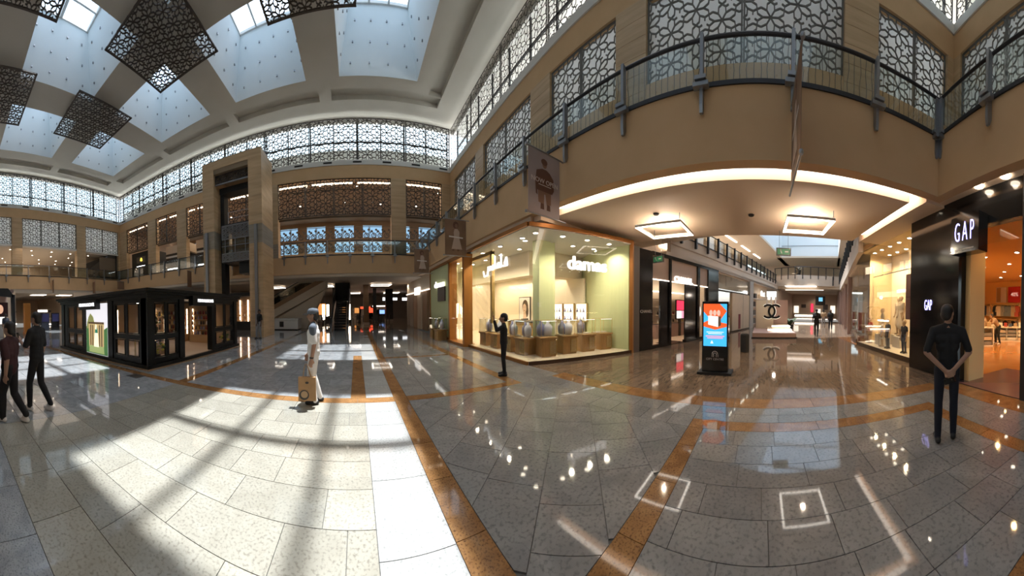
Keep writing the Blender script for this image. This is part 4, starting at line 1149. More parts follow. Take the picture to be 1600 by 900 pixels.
# ------------------------------------------------------------------ the angled side street (local x along it, y to its left wall)
UX = Vector((0.963, -0.27, 0)).normalized(); UN = Vector((-UX.y, UX.x, 0)); URZ = math.atan2(UX.y, UX.x)
def S(s, t, z=0): p = UX * s + UN * t; return (p.x, p.y, z)
TL, TR = 6.71, -1.05
plain('street_wall', (0.62, 0.50, 0.40), 0.75); plain('street_fascia', (0.68, 0.58, 0.48), 0.7); plain('pale_timber', (0.70, 0.54, 0.38), 0.5, noise=0.08, scale=2); plain('red_panel', (0.22, 0.02, 0.02), 0.5)
plain('red_print', (0.55, 0.03, 0.04), 0.5); plain('pink_wall', (0.42, 0.28, 0.24), 0.6); plain('shop_grey', (0.45, 0.42, 0.38), 0.6)
plain('dim_panel', (0.10, 0.08, 0.08), 0.5); emit('light_strip', (1.0, 0.88, 0.76), 2.2); emit('blue_sky_panel', (0.6, 0.8, 0.9), 1.0); emit('screen_blue', (0.05, 0.42, 0.80), 1.3); emit('screen_orange', (0.75, 0.10, 0.02), 1.2); emit('screen_white', (0.9, 0.88, 0.82), 1.2); emit('screen_skin', (0.75, 0.5, 0.4), 1.0)
emit('screen_pink', (0.8, 0.35, 0.5), 1.1); emit('screen_red', (0.8, 0.03, 0.08), 1.6); emit('cyan_dim', (0.2, 0.6, 0.9), 1.0)
street = thing('street_walls', 'cream fascias and upper walls of the side shopping street', 'wall', S(0, 0), URZ); del street['category']; del street['label']; street['kind'] = 'structure'; street.name = 'wall_street'
# fascia bands under the upper galleries
MB().box(9.3, TL, 3.97, 33, TL + 0.2, 5.1).build('fascia_left', 'street_fascia', street)
MB().box(9.3, TL - 0.03, 4.52, 33, TL, 4.56).build('shadow_line', 'gallery_pink', street)
MB().box(9.0, TL, 3.95, 33, TL + 6, 4.15).build('floor_slab_left', 'street_fascia', street)
MB().box(10.2, TR - 0.2, 4.0, 33, TR, 5.1).build('fascia_right', 'street_fascia', street)
MB().box(9.0, TR - 5.5, 4.6, 33, TR, 4.7).build('floor_slab_right', 'street_fascia', street)
MB().box(9.3, TL + 4.5, 5.0, 33, TL + 4.7, 8.0).build('upper_wall_left', 'street_wall', street)
MB().box(9.3, TR - 4.0, 5.0, 33, TR - 3.8, 8.0).build('upper_wall_right', 'street_wall', street)
# upper ceiling with a long light well
cu = MB(); cu.box(9.6, TL - 0.6, 7.9, 44, TL + 5, 8.1); cu.box(9.6, TR - 5, 7.9, 44, TR + 0.3, 8.1); cu.box(31, TR, 7.9, 44, TL, 8.1); cu.box(8.6, TR - 5, 4.66, 9.6, TL + 5, 8.1)
cu.build('upper_ceiling', 'plaster_cream', street)
wl = MB(); wl.box(9.6, TL - 0.6, 8.1, 31, TL - 0.4, 12.5); wl.box(9.6, TR + 0.1, 8.1, 31, TR + 0.3, 12.5); wl.box(31, TR, 8.1, 31.2, TL, 12.5); wl.box(9.4, TR, 8.1, 9.6, TL, 12.5)
wl.build('light_well', 'well_white', street)
MB().box(30.95, TR, 9.3, 31.0, TL - 0.6, 9.36).build('shadow_line', 'steel', street)
wb2 = MB()
for k in range(6): wb2.box(11 + k * 3.8, TR, 12.4, 11.15 + k * 3.8, TL, 12.55)
WINDOW_N += 1
wn = struct(wb2.build('window_%d' % WINDOW_N, 'white_trim', None, loc=S(0, 0), rz=URZ))
MB().box(9.6, TR, 12.5, 31, TL, 12.52).build('pane', 'sky_glass', wn)
# end of the street: bridge balcony with a plant
br = thing('street_bridge', 'angled balcony closing the far end of the side street', 'balcony', S(32, 0), URZ)
MB().prism([(0, TR), (0, TL + 0.6), (-1.6, 4.0)][::-1], 4.5, 5.75).build('fascia', 'street_fascia', br)
MB().box(0, TR, 4.3, 12, TL, 4.5).build('soffit', 'plaster_cream', br)
MB().box(-1.4, 1.8, 4.42, -0.1, 5.6, 4.48).build('light_strip', 'light_strip', br)
MB().box(5, TR - 3, 4.9, 5.2, TL + 3, 8.0).build('wall_behind', 'street_wall', br)
for y in (-0.2, 7.0): MB().box(-0.35, y - .07, 4.6, -0.25, y + .07, 5.7).build('banner_edge', 'dark_metal', br)
for k in range(9):
    y = TL + 0.4 - k * 0.92; xx = -1.6 * (1 - abs(y - 4.0) / (3.3 if y > 4 else 5.05)); xx = min(0, xx)
    MB().box(xx - .04, y - .05, 5.3, xx + .04, y + .05, 6.75).build('post', 'dark_metal', br)
for (a, b) in (((0, TL + .5), (-1.6, 4.0)), ((-1.6, 4.0), (0, TR))):
    MB().tube([(a[0], a[1], 6.75), (b[0], b[1], 6.75)], 0.045, 6).build('handrail', 'dark_metal', br)
    MB().bar((a[0], a[1], 6.3), (b[0], b[1], 6.3), 0.01, 0.8).build('glass_pane', 'rail_glass', br)
def frond_plant(label, loc, h, pot=0.28, n=14, seed=1, leaf='leaf_green'):
    r = random.Random(seed); t = thing('potted_plant', label, 'plant', loc)
    MB().lathe([(pot * .7, 0), (pot, pot * 1.7), (pot * .9, pot * 1.7), (pot * .8, pot * 1.5)], n=14).build('pot', 'black_matt', t)
    for k in range(n):
        a = 2 * PI * k / n + r.random(); l = h * (0.6 + 0.5 * r.random()); m = MB(); p0 = Vector((0, 0, pot * 1.5)); dr = Vector((math.cos(a), math.sin(a), 0)); sd = Vector((-dr.y, dr.x, 0)); pv = None
        for j in range(6):
            u = j / 5; c = p0 + dr * l * 0.55 * u + Vector((0, 0, l * (0.9 * u - 0.55 * u * u))); w = 0.09 * h * math.sin(PI * min(1, u + 0.12)) + 0.004
            q = (c - sd * w, c + sd * w + Vector((0, 0, 0.02)))
            if pv: m.face([pv[0], pv[1], q[1], q[0]])
            pv = q
        m.build('leaf', leaf, t)
    return t
plain('leaf_green', (0.03, 0.06, 0.02), 0.6)
frond_plant('potted plant on the bridge rail at the street end', S(30.8, 4.0, 5.76), 1.1, 0.35, 12, 3)
# gallery balustrades of the street
def street_rail(label, t0, s0, s1, z, flip):
    t = thing('balustrade', label, 'railing', S(s0, t0, z), URZ); L = s1 - s0
    MB().tube([(0, 0, 0.75), (L, 0, 0.75)], 0.03, 6).build('handrail', 'dark_metal', t)
    MB().box(0, -.02, -.02, L, .02, .04).build('base_rail', 'dark_metal', t)
    n = int(L / 1.33); pm = MB().box(-.05, -.06, -.38, .05, .06, .78).mesh('bracket_post', 'dark_metal'); gm = MB().box(.06, -.006, .05, 1.27, .006, .72).mesh('glass_pane', 'rail_glass')
    for k in range(n + 1):
        place('post', pm, t, (k * 1.33, flip * .1, 0))
        if k < n: place('glass_pane', gm, t, (k * 1.33, 0, 0))
street_rail('gallery railing with dark bracket posts above the black boutique', TL - 0.02, 10.0, 31, 5.05, -1)
street_rail('gallery railing seen edge-on above the right side of the street', TR + 0.02, 10.6, 31, 5.05, 1)
# lit upstairs windows behind the left street gallery
for k in range(6):
    o = MB().box(0, 0, 0, 1.6, 0.04, 1.1).build('lit_window', 'light_strip' if k % 2 == 0 else 'lamp_warm', None, loc=S(11.2 + k * 2.9, TL + 4.4, 5.9), rz=URZ)
    tag(o, 'glowing upstairs shop window above the black boutique, ' + ORD[k] + ' from the left', 'lit window', 'upstairs shop windows')
for k in range(5):
    o = MB().box(0, 0, 0, 2.6, 0.12, 0.04).build('light_strip', 'lamp_white', None, loc=S(12.0 + k * 4.0, TL + 2.0, 7.84), rz=URZ)
    tag(o, 'ceiling light strip over the left street gallery, ' + ORD[k] + ' from the left', 'light strip', 'gallery ceiling strips')

# ------------------------------------------------------------------ black boutique
cb2 = thing('fashion_boutique', 'black glossy boutique front with three taupe header panels', 'shop', S(0, TL), URZ)
def bx(name, mat, *a): return MB().box(*a).build(name, mat, cb2)
bx('pilaster', 'taupe_dark', 6.87, -.04, 0, 7.24, .3, 4.0); bx('pier', 'black_gloss', 7.24, -.02, 0, 8.05, .25, 3.97); bx('head_beam', 'black_gloss', 8.05, -.02, 3.84, 14.3, .25, 3.99)
bx('pier', 'black_gloss', 12.95, -.02, 0, 14.3, .25, 3.84); bx('mullion', 'black_gloss', 9.25, -.02, 0, 9.38, .22, 3.84); bx('mullion', 'black_gloss', 11.74, -.02, 0, 11.97, .22, 3.84)
for a, b in ((8.05, 9.25), (9.38, 11.74), (11.97, 12.95)):
    bx('header_panel', 'taupe_panel', a, .06, 2.88, b, .2, 3.84); bx('lamp_strip', 'light_strip', a, .02, 2.84, b, .10, 2.88)
bx('dark_pane', 'black_gloss', 8.64, .05, 0, 9.25, .12, 2.84); bx('dark_pane', 'black_gloss', 10.63, .05, 0, 11.74, .12, 2.84)
bx('glass_pane', 'shop_glass', 8.05, .05, .1, 8.64, .07, 2.84); bx('glass_pane', 'shop_glass', 11.97, .05, .1, 12.95, .07, 2.84); bx('plinth', 'black_gloss', 8.05, .0, 0, 9.25, .2, .12); bx('plinth', 'black_gloss', 10.63, .0, 0, 12.95, .2, .12)
bx('shop_floor', 'pale_timber', 7.3, .25, 0, 14.3, 2.5, .02); bx('back_wall', 'shop_cream', 7.3, 2.5, 0, 14.3, 2.6, 3.9); bx('shop_ceiling', 'plaster_cream', 7.3, .2, 3.85, 14.3, 2.6, 3.95); bx('side_wall', 'taupe_panel', 7.2, .25, 0, 7.35, 2.5, 3.9); bx('side_wall', 'shop_cream', 14.2, .25, 0, 14.29, 2.5, 3.9)
bx('shop_floor_mat', 'dark_plinth', 9.4, .1, 0.02, 10.6, .9, .03)
bx('window_back', 'frame_dark', 11.97, .5, 0, 12.3, .55, 2.9)
lettering('sign_letters', 'CHANEL', 'sign_white', (10.42, -.0, 3.0), (PI / 2, 0, 0), cb2, size=0.36, depth=0.03, bold=0.008, sx=1.15)
plain('etched_white', (0.55, 0.52, 0.50), 0.5)
lettering('small_letters', 'CHANEL', 'etched_white', (7.65, -.03, 1.53), (PI / 2, 0, 0), cb2, size=0.165, depth=0.004, sx=1.1)
def arc(mb, c, r, a0, a1, w, dep=0.04, n=18, y=0.0):
    for k in range(n):
        t0, t1 = math.radians(a0 + (a1 - a0) * k / n), math.radians(a0 + (a1 - a0) * (k + 1) / n)
        q = [(c[0] + rr * math.cos(t), y + yy, c[1] + rr * math.sin(t)) for yy in (-dep, 0) for t, rr in ((t0, r - w / 2), (t1, r - w / 2), (t1, r + w / 2), (t0, r + w / 2))]
        mb.hexa(q[:4], q[4:])
    return mb
arc(MB(), (8.12, 1.5), 0.27, -65, 65, 0.07).build('ring_logo', 'sign_white', cb2, loc=(0, .4, 0)); arc(MB(), (8.42, 1.5), 0.27, 115, 245, 0.07).build('ring_logo', 'sign_white', cb2, loc=(0, .45, 0))
arc(MB(), (11.9, 1.5), 0.38, -62, 62, 0.08).build('ring_logo', 'sign_white', cb2, loc=(0, .15, 0))
for k in range(3):
    m = bx('display_shelf', 'etched_white', 8.1, .5, .55 + k * .5, 8.6, .9, .57 + k * .5)
    MB().lathe([(0.05, 0), (0.07, 0.1), (0.03, 0.2), (0.06, 0.26)], (8.3, .7, .57 + k * .5), 8).build('bottle', 'photo_white', cb2)
bx('display_plinth', 'taupe_panel', 8.1, .4, 0.1, 8.6, 1.0, .42)
# boutique interior seen through the door
t = thing('lit_poster_stand', 'glowing red and white poster panel inside the black boutique', 'poster', S(12.75, TL + 1.75, 0.0), URZ)
MB().box(-.42, 0, 1.0, .42, .08, 2.15).build('frame', 'black_gloss', t); MB().box(-.36, -.02, 1.55, .36, 0, 2.1).build('red_print', 'screen_red', t); MB().box(-.36, -.02, 1.06, .1, 0, 1.5).build('white_print', 'screen_white', t); MB().box(.12, -.02, 1.06, .36, 0, 1.5).build('pink_print', 'screen_pink', t); MB().box(-.1, .0, 0, .1, .08, 1.0).build('leg', 'black_gloss', t)
t = thing('wall_shelving', 'warm lit cosmetics shelving on the back wall of the black boutique', 'shelving', S(10.5, TL + 2.1, 0), URZ)
for k in range(4): MB().box(0, 0, .8 + k * .45, 3.6, .35, .83 + k * .45).build('shelf', 'pale_timber', t)
MB().box(0, .05, 2.55, 3.6, .3, 2.6).build('lamp_strip', 'light_strip', t)
MB().box(0, -0.3, 0, 3.6, .35, .75).build('counter', 'pink_wall', t)
rb3 = random.Random(4)
for k in range(14): 
    o = MB().lathe([(0.05, 0), (0.05, 0.13), (0.02, 0.15), (0.02, 0.2)], (0, 0, 0), 8).build('cosmetic_bottle', ('frame_dark', 'photo_white', 'gold', 'red_panel')[k % 4], t, loc=(.2 + (k % 7) * .5, .12, .83 + .45 * (k // 7 + 0)))
for k in range(4): spot_lamp(S(8.4 + k * 1.6, TL + 1.4, 3.8), 90, (1, 0.80, 0.62))
spot_lamp(S(8.35, TL + .6, 2.8), 8, (1, 0.9, 0.8)); 

# ------------------------------------------------------------------ next shops along the left wall
t2 = thing('pale_shop', 'pale timber shop front with small lit sign right of the black boutique', 'shop', S(14.3, TL), URZ)
MB().box(0.0, -.02, 0, 6.2, .2, .1).build('plinth', 'dark_plinth', t2); MB().box(2.3, 0, .1, 6.1, .2, 2.75).build('closed_front', 'pale_timber', t2); MB().box(0, 0, 2.75, 6.2, .15, 2.85).build('transom', 'frame_dark', t2)
MB().box(0, .05, .1, 2.3, .07, 3.85).build('glass_pane', 'shop_glass', t2); MB().box(2.3, .05, 2.85, 6.2, .07, 3.85).build('glass_pane', 'shop_glass', t2)
MB().box(0, 4, 0, 6.2, 4.1, 3.9).build('back_wall', 'pale_timber', t2); MB().box(0, 0.2, 3.85, 6.2, 4, 3.95).build('shop_ceiling', 'plaster_cream', t2)
MB().box(3.55, -.01, .15, 4.0, 0, 1.25).build('notice', 'red_panel', t2); MB().box(4.7, -.01, 2.84, 5.6, .02, 3.08).build('sign', 'sign_white', t2); MB().box(4.55, -.005, .1, 4.58, 0.01, 2.75).build('joint', 'frame_dark', t2)
MB().box(6.15, -.05, 0, 7.1, .3, 3.97).build('pier', 'shop_grey', t2)
for k in range(3): MB().box(.3 + k * .7, .6, .4, .7 + k * .7, .9, 1.6).build('display', ('photo_white', 'red_print', 'pale_timber')[k], t2); 
for k in range(3): spot_lamp(S(15.2 + k * 2, TL + 1.6, 3.8), 55, (1, 0.82, 0.62))
t3 = thing('watch_shop', 'shop with dark and pale wall shelves behind the monogram stand', 'shop', S(21.4, TL), URZ)
MB().box(0, .3, 0, 6, .5, 3.97).build('back_wall', 'pale_timber', t3)
for k in range(4): MB().box(0.1, .05, .3 + k * .75, 5.8, .3, .36 + k * .75).build('shelf', 'photo_white', t3); MB().box(.3 + .2 * k, .08, .36 + k * .75, 1.5, .28, .80 + k * .75).build('box_stack', 'frame_dark', t3); MB().box(2.6, .08, .36 + k * .75, 4.6, .28, .78 + k * .75).build('box_stack', 'pale_timber' if k % 2 else 'frame_dark', t3)
lettering('sign_letters', 'Gant', 'sign_white', (3.0, -.06, 3.1), (PI / 2, 0, 0), t3, size=0.7, depth=0.04, bold=0.015)
spot_lamp(S(23.5, TL - 1.0, 3.9), 60)
# ------------------------------------------------------------------ deep end of the street under the bridge
t4 = thing('far_store', 'bright cosmetics hall at the far end of the side street', 'shop', S(40, 0), URZ)
MB().box(4, -8, 0, 4.2, 9, 4.4).build('back_wall', 'street_wall', t4); MB().box(-8, TL, 0, 4, TL + .2, 4.4).build('side_wall', 'street_wall', t4); MB().box(-8, TR - .2, 0, 4, TR, 4.4).build('side_wall', 'pink_wall', t4); MB().box(-8, TR, 4.2, 4.2, TL, 4.3).build('ceiling_panel', 'plaster_cream', t4)
for k in range(6): MB().box(3.9, -.7 + k * 1.25, (1.0, 1.6, .9, 1.2, 1.9, 1.0)[k], 3.98, .1 + k * 1.25 - (.4 if k == 3 else 0), (2.3, 2.5, 1.7, 2.6, 2.5, 2.2)[k]).build('lit_wall_panel', ('niche_glow', 'dim_panel', 'niche_glow', 'screen_red', 'dim_panel', 'niche_glow')[k], t4)
MB().box(1, 2.6, 0, 2, 5.8, 1.0).build('counter', 'photo_white', t4); MB().box(.98, 2.6, .5, 1.0, 5.8, .75).build('lamp_strip', 'lamp_warm', t4); MB().box(.9, -.8, .05, 1.0, 5.8, .16).build('lamp_strip', 'light_strip', t4)
MB().box(-.5, .9, 2.3, -.2, 2.4, 3.7).build('hanging_screen', 'black_gloss', t4); MB().box(-.52, 1.3, 2.9, -.5, 1.9, 3.5).build('screen_image', 'cyan_dim', t4)
MB().box(-6.8, 1.0, 4.14, -6.5, 6.0, 4.19).build('light_strip', 'light_strip', t4)
for k in range(4): spot_lamp(S(36 + k * 2.2, 2.5, 4.1), 70)
# monogram stand on the street floor
st1 = thing('monogram_stand', 'stepped display stand with a large interlocked ring monogram wall', 'display stand', (14.6, -0.8, 0), 0)
MB().box(0, -1.25, 0, 4.6, 1.25, .30).build('podium', 'pink_wall', st1, bevel=0.02); MB().box(-.05, -1.3, 0, 4.6, 1.3, .06).build('plinth', 'black_gloss', st1)
for k, (a, z) in enumerate(((1.4, .42), (2.2, .58))): MB().box(a, -1.15, .3, 3.4, .35 - .3 * k, z).build('step', 'pale_timber', st1); MB().box(a - .03, -1.15, z - .07, a, .35 - .3 * k, z - .01).build('lamp_strip', 'lamp_white', st1)
MB().box(3.4, -1.1, .3, 3.7, 1.15, 2.3).build('monogram_wall', 'pink_wall', st1)
MB().box(3.36, -0.1, .3, 3.4, 1.12, 2.28).build('panel', 'shop_cream', st1)
for c, a0, a1, y in ((0.25, -135, 135, .0), (-.22, 45, 315, .02)):
    m = arc(MB(), (0, 1.5), .44, a0, a1, .15, .06, 26); m.xf(Matrix(((0, 1, 0, 3.34 + y), (-1, 0, 0, c), (0, 0, 1, 0), (0, 0, 0, 1)))).build('ring_logo', 'black_gloss', st1)
    m = arc(MB(), (0, 1.5), .455, a0, a1, .17, .01, 26); m.xf(Matrix(((0, 1, 0, 3.36 + y), (-1, 0, 0, c), (0, 0, 1, 0), (0, 0, 0, 1)))).build('ring_glow', 'niche_glow', st1)
for y in (-.2, .1, .4): MB().box(3.3, y - .08, 2.0, 3.36, y + .02, 2.5).build('fin', 'photo_white', st1)
lamp('POINT', (16.5, -.9, 2.6), 20, (1, 0.85, 0.7), 0.1)
o = MB().lathe([(.15, 0), (.17, .02), (.17, .66), (.155, .70), (.12, .70), (.11, .62)], (9.95, 0.6, 0), 16).build('litter_bin', 'black_matt'); tag(o, 'round black litter bin on the street floor', 'bin')
frond_plant('tall dark potted plant beside the monogram stand', (18.9, -2.15, 0), 1.5, 0.3, 14, 9)
# exit signs hung from the ceiling
def exit_sign(label, loc, rz, drop):
    t = thing('exit_sign', label, 'sign', loc, rz)
    MB().box(-.25, -.03, -.13, .25, .03, .13).build('box', 'frame_dark', t); MB().box(-.21, -.035, -.09, .21, -.03, .09).build('green_field', 'exit_green', t); MB().lathe([(.02, -.02), (.025, 0), (.02, .02)], (-.1, -.04, .05), 8).build('figure_head', 'etched_white', t); MB().bar((-.1, -.038, .03), (-.06, -.038, -.06), .006, .035, (1, 0, 0)).build('figure_body', 'etched_white', t); MB().box(.04, -.04, -.02, .16, -.036, .02).build('arrow', 'etched_white', t)
    for x in (-.15, .15): MB().tube([(x, 0, .13), (x, 0, drop)], .006, 4).build('cable', 'steel', t)
emit('exit_green', (0.015, 0.12, 0.05), 0.5)
exit_sign('small green exit sign hung before the black boutique', (8.9, 3.75, 3.50), -PI / 2 - .3, .84)
exit_sign('small exit sign hung across the middle of the side street', (8.7, -.75, 3.62), -PI / 2, .72)
# digital totem
tt = thing('advert_totem', 'black digital advert totem with orange and blue screen', 'totem', (6.6, 1.15, 0), -PI / 2)
MB().box(-.34, -.14, .06, .34, .14, 1.86).build('case', 'black_gloss', tt, bevel=0.01); MB().box(-.44, -.26, 0, .44, .26, .06).build('base', 'black_matt', tt)
MB().box(-.30, -.147, .72, .30, -.14, 1.80).build('screen', 'screen_blue', tt)
m = MB(); m.face([(-.30, -.149, 1.22), (0, -.149, 1.14), (.30, -.149, 1.22), (.30, -.149, 1.30), (.1, -.149, 1.34), (.3, -.149, 1.62), (.12, -.149, 1.80), (-.30, -.149, 1.80), (-.30, -.149, 1.6), (-.12, -.149, 1.4), (-.30, -.149, 1.32)]); m.build('orange_print', 'screen_orange', tt)
m = MB(); m.face([(-.18, -.151, 1.27), (.08, -.151, 1.21), (.08, -.151, 1.48), (-.18, -.151, 1.50)]); m.build('bag_print', 'screen_white', tt)
m = MB(); m.face([(.08, -.151, 1.21), (.15, -.151, 1.25), (.15, -.151, 1.49), (.08, -.151, 1.48)]); m.build('bag_side_print', 'poster_skin', tt)
for k in range(3):
    m = MB(); disc(m, -.11 + .1 * k, 1.57, .045, .075, -.152, 12); m.build('jar_print', 'screen_skin', tt)
for z, w, h, mt in ((1.08, .22, .016, 'screen_white'), (1.04, .18, .016, 'screen_white'), (.975, .24, .03, 'screen_pink'), (.93, .20, .03, 'screen_pink')): MB().box(-w, -.15, z - h / 2, w, -.147, z + h / 2).build('text_line_print', mt, tt)
m = MB(); m.face([(-.12, -.15, .79), (-.04, -.15, .79), (-.08, -.15, .87)]); m.build('mark_print', 'screen_white', tt)
arc(MB(), (0, .52), .07, 0, 180, .018, .006, 14, -.141).build('crest', 'etched_white', tt); arc(MB(), (.0, .50), .045, 0, 180, .016, .006, 12, -.141).build('crest', 'etched_white', tt)
for x in (-.07, -.03, .035, .08): MB().box(x - .008, -.146, .44, x + .008, -.141, .51).build('crest_bar', 'etched_white', tt)
lettering('totem_letters', 'CITY CENTRE', 'etched_white', (0, -.145, .385), (PI / 2, 0, 0), tt, size=0.075, depth=0.003)
# ------------------------------------------------------------------ children's clothes window
plain('kids_wall', (0.80, 0.62, 0.36), 0.7); plain('kids_floor', (0.82, 0.74, 0.60), 0.3); plain('maroon_banner', (0.075, 0.02, 0.022), 0.6); plain('orange_floor', (0.50, 0.22, 0.07), 0.12, noise=0.15, scale=2); plain('mauve_mat', (0.16, 0.075, 0.07), 0.2)
plain('gap_wall', (0.85, 0.58, 0.26), 0.7); plain('white_unit', (0.80, 0.74, 0.66), 0.5)
ks = thing('kids_clothes_shop', 'warm yellow children\'s clothes window beside the black clothing shop pier', 'shop', (0, 0, 0))
def kx(name, mat, *a): return MB().box(*a).build(name, mat, ks)
kx('shop_floor', 'kids_floor', 6.95, -6.9, 0, 11.6, -4.62, .16); kx('back_wall', 'kids_wall', 6.95, -7.0, 0, 13, -6.88, 4.5); kx('shop_ceiling', 'kids_wall', 6.95, -6.9, 4.42, 11.6, -4.62, 4.55); kx('plinth', 'dark_plinth', 6.9, -4.63, 0, 11.6, -4.58, .16); kx('side_wall', 'kids_wall', 6.88, -6.9, 0, 6.96, -4.9, 4.5); kx('side_wall', 'kids_wall', 11.55, -6.9, 0.16, 11.62, -5.2, 4.5)
kx('head_band', 'soffit_pink', 6.9, -4.68, 4.42, 11.7, -4.56, 4.6)
for a, b in ((6.97, 9.3), (9.31, 11.58)): kx('glass_pane', 'shop_glass', a, -4.62, .16, b, -4.60, 4.42)
kx('bulkhead', 'kids_wall', 7.4, -6.88, 3.3, 9.6, -6.2, 4.42)
kx('curved_wall', 'shop_cream', 9.7, -6.5, .16, 11.5, -6.4, 4.42)
for k in range(3): kx('rail_tube', 'steel', 7.0 + k * 1.5, -5.4, 3.3, 8.5 + k * 1.5, -5.37, 3.33)
def shelf_unit(label, loc, rz, w, n, h, fill, seed, depth=0.35):
    r = random.Random(seed); t = thing('shelf_unit', label, 'shelving', loc, rz)
    for k in range(n + 1): MB().box(0, 0, k * h / n, w, depth, k * h / n + .03).build('shelf', 'white_unit', t)
    for x in (0, w): MB().box(x - .015, 0, 0, x + .015, depth, h + .03).build('side', 'white_unit', t)
    for k in range(n):
        x = .06
        while x < w - .3:
            ww = r.uniform(.2, .3); MB().box(x, .04, k * h / n + .03, x + ww, depth - .05, k * h / n + .03 + r.uniform(.1, .2)).build('folded_stack', r.choice(fill), t); x += ww + .05
    return t
SH = ('cloth_cream', 'cloth_tan', 'cloth_red', 'cloth_grey', 'cloth_white', 'denim')
shelf_unit('tall shelves of folded clothes left of the maroon banner', (9.35, -6.85, .9), 0, 0.9, 4, 2.0, SH, 2); shelf_unit('tall shelves of folded clothes right of the maroon banner', (7.05, -6.85, .9), 0, 0.8, 4, 2.0, SH, 3)
o = MB().box(7.75, -5.55, 1.35, 8.75, -5.52, 3.15).build('hanging_banner', 'maroon_banner'); tag(o, 'dark maroon banner hanging in the children\'s clothes window', 'banner')
for x in (7.9, 8.6): MB().tube([(x, -5.535, 3.15), (x, -5.535, 4.42)], .006, 4).build('cord', 'steel', o)
for k in range(12): place('ceiling_spot', DL, ks, (7.3 + (k % 6) * .75, -5.2 - (k // 6) * .8, 4.42))
for k in range(5): spot_lamp((7.4 + k * .9, -5.4, 4.36), 230, (1, 0.74, 0.42))
# mannequins: adult and child meshes shared between copies
MM = ['mannequin', 'cloth_cream', 'cloth_tan', 'mannequin', 'mannequin']
JA = standing(1.70)
man_a = make_figure('mannequin_body', JA, MM, voxel=.02, face=False, sleeve=.4, fem=True, skirt=.45, build=.9); man_b = make_figure('mannequin_body', standing(1.15), ['mannequin', 'cloth_navy', 'denim', 'shoe_black', 'mannequin'], voxel=.018, face=False, sleeve=.4, build=.72)
man_c = make_figure('mannequin_body', standing(1.10), ['mannequin', 'cloth_cream', 'cloth_white', 'mannequin', 'mannequin'], voxel=.018, face=False, sleeve=.4, build=.72, shorts=.8); man_d = make_figure('mannequin_body', standing(1.15), ['mannequin', 'cloth_red', 'cloth_tan', 'mannequin', 'mannequin'], voxel=.018, face=False, sleeve=.4, build=.72, shorts=.7)
for x, y, z, me, rz, lab in ((11.0, -5.0, .16, man_d, .3, 'child mannequin in red at the street end of the window'), (10.4, -5.35, .62, man_c, -.2, 'child mannequin in cream raised on a white block'), (9.9, -5.9, .62, man_a, .2, 'tall mannequin in cream at the back of the window'), (9.75, -5.0, .16, man_c, -.3, 'front child mannequin in cream near the window middle'),
                             (9.15, -4.95, .16, man_b, .1, 'child mannequin in navy and denim near the window middle'), (9.2, -5.6, .62, man_a, .0, 'mannequin raised behind the navy and denim child mannequin'), (7.9, -4.95, .16, man_b, .2, 'child mannequin in navy before the maroon banner'), (7.15, -4.95, .16, man_a, .1, 'tall mannequin in a cream dress next to the black pier'), (7.3, -5.7, .62, man_c, .2, 'raised child mannequin in cream next to the black pier')):
    t = thing('mannequin', lab, 'mannequin', (x, y, z), rz, 'mannequins in the children\'s window'); place('body', me, t); MB().lathe([(.14, 0), (.14, .012), (.02, .015)], n=12).build('base_plate', 'steel', t)
    if z > .3: o = MB().box(x - .3, y - .25, .16, x + .3, y + .25, z).build('display_block', 'white_unit'); tag(o, 'white display block under the ' + lab[:60].split(' at ')[0].split(' raised')[0].split(' next')[0], 'display block')
o = MB().box(9.0, -4.9, 1.25, 9.9, -4.85, 1.29).build('light_bar', 'lamp_white'); tag(o, 'horizontal white light bar between the child mannequins', 'light bar')
for x in (9.1, 9.8): MB().tube([(x, -4.87, .16), (x, -4.87, 1.25)], .01, 5).build('stand', 'steel', o)
lettering('window_letters', 'NEW IN', 'sign_white', (10.5, -6.36, 2.62), (PI / 2, 0, PI), ks, size=.22, depth=.01)
# street side beyond the children's window
for k in range(4):
    s0 = 13.0 + k * 5
    t = thing('street_shop', 'right-hand street shop front seen edge-on, ' + ORD[k] + ' after the children\'s window', 'shop', S(s0, TR), URZ)
    MB().box(0, -.3, 0, 5, -.25, .2).build('plinth', 'dark_plinth', t); MB().box(0, -.3, .2, 4.9, -.28, 3.9).build('glass_pane', 'shop_glass', t); MB().box(0, -3.2, 0, 5, -3.0, 4).build('back_wall', ('pink_wall', 'shop_cream', 'pink_wall', 'shop_cream')[k], t); MB().box(4.8, -.4, 0, 5, -.1, 4.0).build('pier', 'pink_wall', t); MB().box(0, -3, 3.95, 5, -.2, 4.0).build('shop_ceiling', 'plaster_cream', t)
    for j in range(3): MB().box(.6 + j * 1.4, -1.4, .2, 1.1 + j * 1.4, -1.0, 1.5).build('display', ('cloth_red', 'cloth_white', 'cloth_tan')[j], t)
    spot_lamp(S(s0 + 2.5, TR - 1.4, 3.8), 60, (1, 0.76, 0.5))
